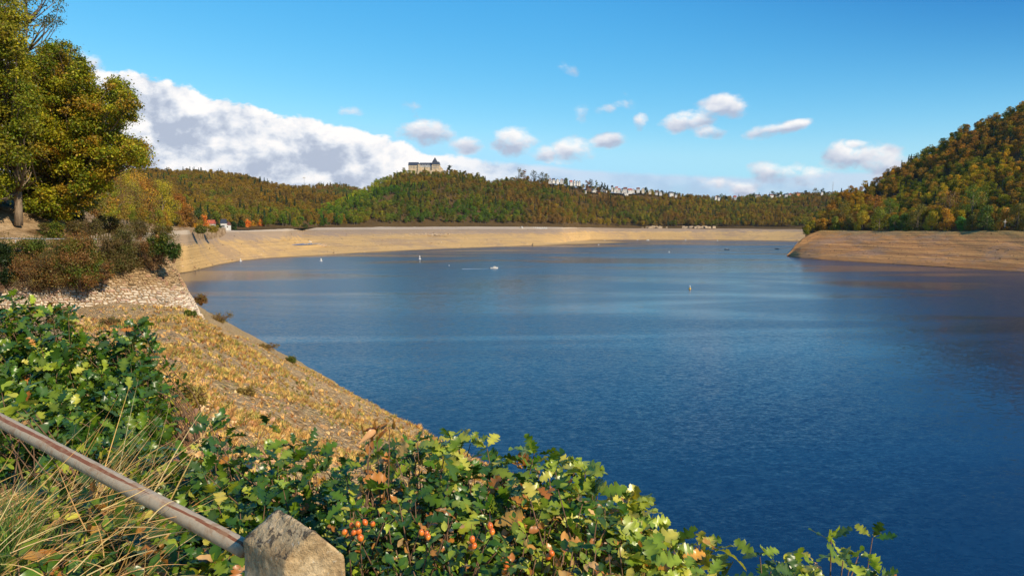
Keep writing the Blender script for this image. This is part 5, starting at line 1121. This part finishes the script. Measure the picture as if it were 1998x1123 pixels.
for (px, py), l_ in zip(hips, hl):
    p = Pd(px, py, 1.84+random.uniform(0, .1))
    if proto is None:
        r = empty('rose_hip', p, '', 'rose hip', 'rose hips in the hedge'); MB().lathe([(.0008,-.0105),(.0045,-.0095),(.0082,-.004),(.0086,.001),(.0065,.007),(.003,.0095),(.0012,.0105)], 14).build('fruit', hm, r, smooth=True)
        mb = MB(); 
        for k in range(5): a = k*1.256; mb.tube([(0,0,-.010),(.003*math.cos(a),.003*math.sin(a),-.0135),(.007*math.cos(a),.007*math.sin(a),-.015)], [.0008,.0006,.0003], 3)
        mb.build('calyx', M_twig, r); MB().tube([(0,0,.010),(.002,.001,.02),(.003,.004,.045)], [.0009,.0008,.0007], 4).build('stalk', M_twig, r); proto = r; o = r
    else:
        o = proto.copy(); COL.objects.link(o)
        for ch in proto.children: c_ = ch.copy(); COL.objects.link(c_); c_.parent = o
        o.location = p
    o['label'] = 'orange red rose hip, '+l_; o.rotation_euler = (random.uniform(-.7, .7), random.uniform(-.7, .7), random.uniform(0, 6)); o.scale = [random.uniform(.85, 1.1)]*3
# straw and grass
def blades(name, bases, dirs, lens, wid, cols, label, cat, bend=.25, mat=None):
    n = len(bases); d = dirs/np.linalg.norm(dirs, axis=1)[:, None]; s_ = np.cross(d, rng.normal(size=(n, 3))); s_ /= np.linalg.norm(s_, axis=1)[:, None]
    K = 7; t = np.linspace(0, 1, K); V4 = []; sag = (rng.uniform(0, 1, n)*bend)[:, None, None]*np.array([0, 0, -1.])
    lat = rng.normal(size=(n, 1, 3))*bend*.35
    C4 = bases[:, None]+d[:, None]*(t[None, :, None]*lens[:, None, None])+(sag+lat)*(t[None, :, None]**2)*lens[:, None, None]
    w_ = (wid*(1-t**1.5*.85))[None, :, None]*s_[:, None]*rng.uniform(.6, 1.3, (n, 1, 1))
    V4 = np.stack([C4-w_, C4+w_], 2).reshape(-1, 3)
    i, k = np.meshgrid(np.arange(n), np.arange(K-1), indexing='ij'); a = (i*2*K+2*k).ravel(); F4 = np.stack([a, a+1, a+3, a+2], 1)
    r0 = bases.mean(0); o = mesh(name, V4-r0, F4, mat or M_leaf, col=np.repeat(cols, 2*K, 0)); o.location = r0; return tag(o, label, cat, kind='stuff')
STRAW = [(.85,.52,.19),(.92,.66,.32),(.66,.38,.13),(.5,.29,.10)]
n = 800; px = rng.uniform(-60, 290, n); D_ = rng.uniform(2.0, 3.0, n); lim = 1020+(px-100)*.12
B_ = np.array([Pd(a, l+rng.uniform(-40, 220), d) for a, l, d in zip(px, lim, D_)]); dr = np.stack([rng.normal(.75, .4, n), rng.normal(.25, .35, n), rng.uniform(.1, 1.0, n)], -1)
blades('straw', B_, dr, rng.uniform(.08, .30, n), .0016, pal(STRAW, n), 'matted dry straw below the pipe rail', 'straw', .35)
n = 150; px = rng.normal(205, 60, n); B_ = np.array([Pd(a, rng.uniform(930, 1050), rng.uniform(2.9, 3.3)) for a in px]); dr = np.stack([rng.normal(.55, .22, n), rng.normal(.1, .2, n), rng.normal(.65, .2, n)], -1)
blades('straw', B_, dr, rng.uniform(.15, .5, n), .0017, pal(STRAW, n), 'tuft of yellow straw leaning right behind the pipe rail', 'straw', .2)
st = [((175,1010),(388,760)),((182,985),(256,742)),((135,900),(157,784)),((90,1000),(130,880)),((240,940),(320,790)),((300,960),(395,775)),((330,960),(390,830)),((230,930),(268,730)),((175,900),(240,775)),((320,1000),(420,800)),((250,960),(425,822)),((60,1010),(150,870)),((280,990),(330,850))]
B_ = []; Dr = []; Ln = []
for (a, b) in st: p = Pd(a[0], a[1], 3.1); q = Pd(b[0], b[1], 3.2); B_.append(p); Dr.append(q-p); Ln.append(np.linalg.norm(q-p))
blades('straw', np.array(B_), np.array(Dr), np.array(Ln), .0032, pal(STRAW[:2], len(st)), 'tall single straw stalks standing up against the oak shrub', 'straw', .06)
n = 900; px = rng.uniform(-60, 62, n); B_ = np.array([Pd(a, rng.uniform(1040, 1200), rng.uniform(2.2, 2.9)) for a in px]); dr = np.stack([rng.normal(.15, .3, n), rng.normal(.1, .2, n), rng.normal(.9, .2, n)], -1)
blades('grass', B_, dr, rng.uniform(.12, .36, n), .002, pal([(.08,.17,.03),(.12,.22,.04),(.2,.25,.06)], n), 'fresh green grass at the lower left corner', 'grass', .3)
# leaf litter on the ground by the rail
n = 5200; X = rng.uniform(-4.5, 2.2, n); Y = rng.uniform(.6, 6.5, n); Z = zground(X, Y)+rng.uniform(.0, .12, n)
col = np.where((rng.uniform(size=n) < .75)[:, None], pal([(.16,.09,.045),(.24,.14,.07),(.10,.06,.03),(.34,.2,.09)], n), pal(OG, n))
v, f, c = place_leaves(T_OAK, np.stack([X, Y, Z], -1), np.stack([rng.normal(size=n), rng.normal(size=n), rng.normal(size=n)*.3], -1), np.stack([rng.normal(size=n)*.4, rng.normal(size=n)*.4, np.ones(n)], -1), rng.uniform(.04, .09, n), col, .5)
tag(mesh('leaf_litter', v, f, M_leaf, col=c), 'brown leaf litter on the ground below the shrubs', 'leaf litter', kind='stuff')
# ------------------------------------------------------------------ thin autumn air
m, gg, out = newmat('haze_air'); vp = gg.new('ShaderNodeVolumePrincipled'); vp.inputs['Color'].default_value = (.80, .88, 1., 1); vp.inputs['Density'].default_value = .00002; vp.inputs['Anisotropy'].default_value = .2
gg.l.new(vp.outputs[0], out.inputs['Volume'])
hz = MB().box(-13000, 13000, -10000, 17000, -10.5, 330).build('haze', m); tag(hz, 'thin bluish autumn air over the lake and the hills', 'haze', kind='stuff')
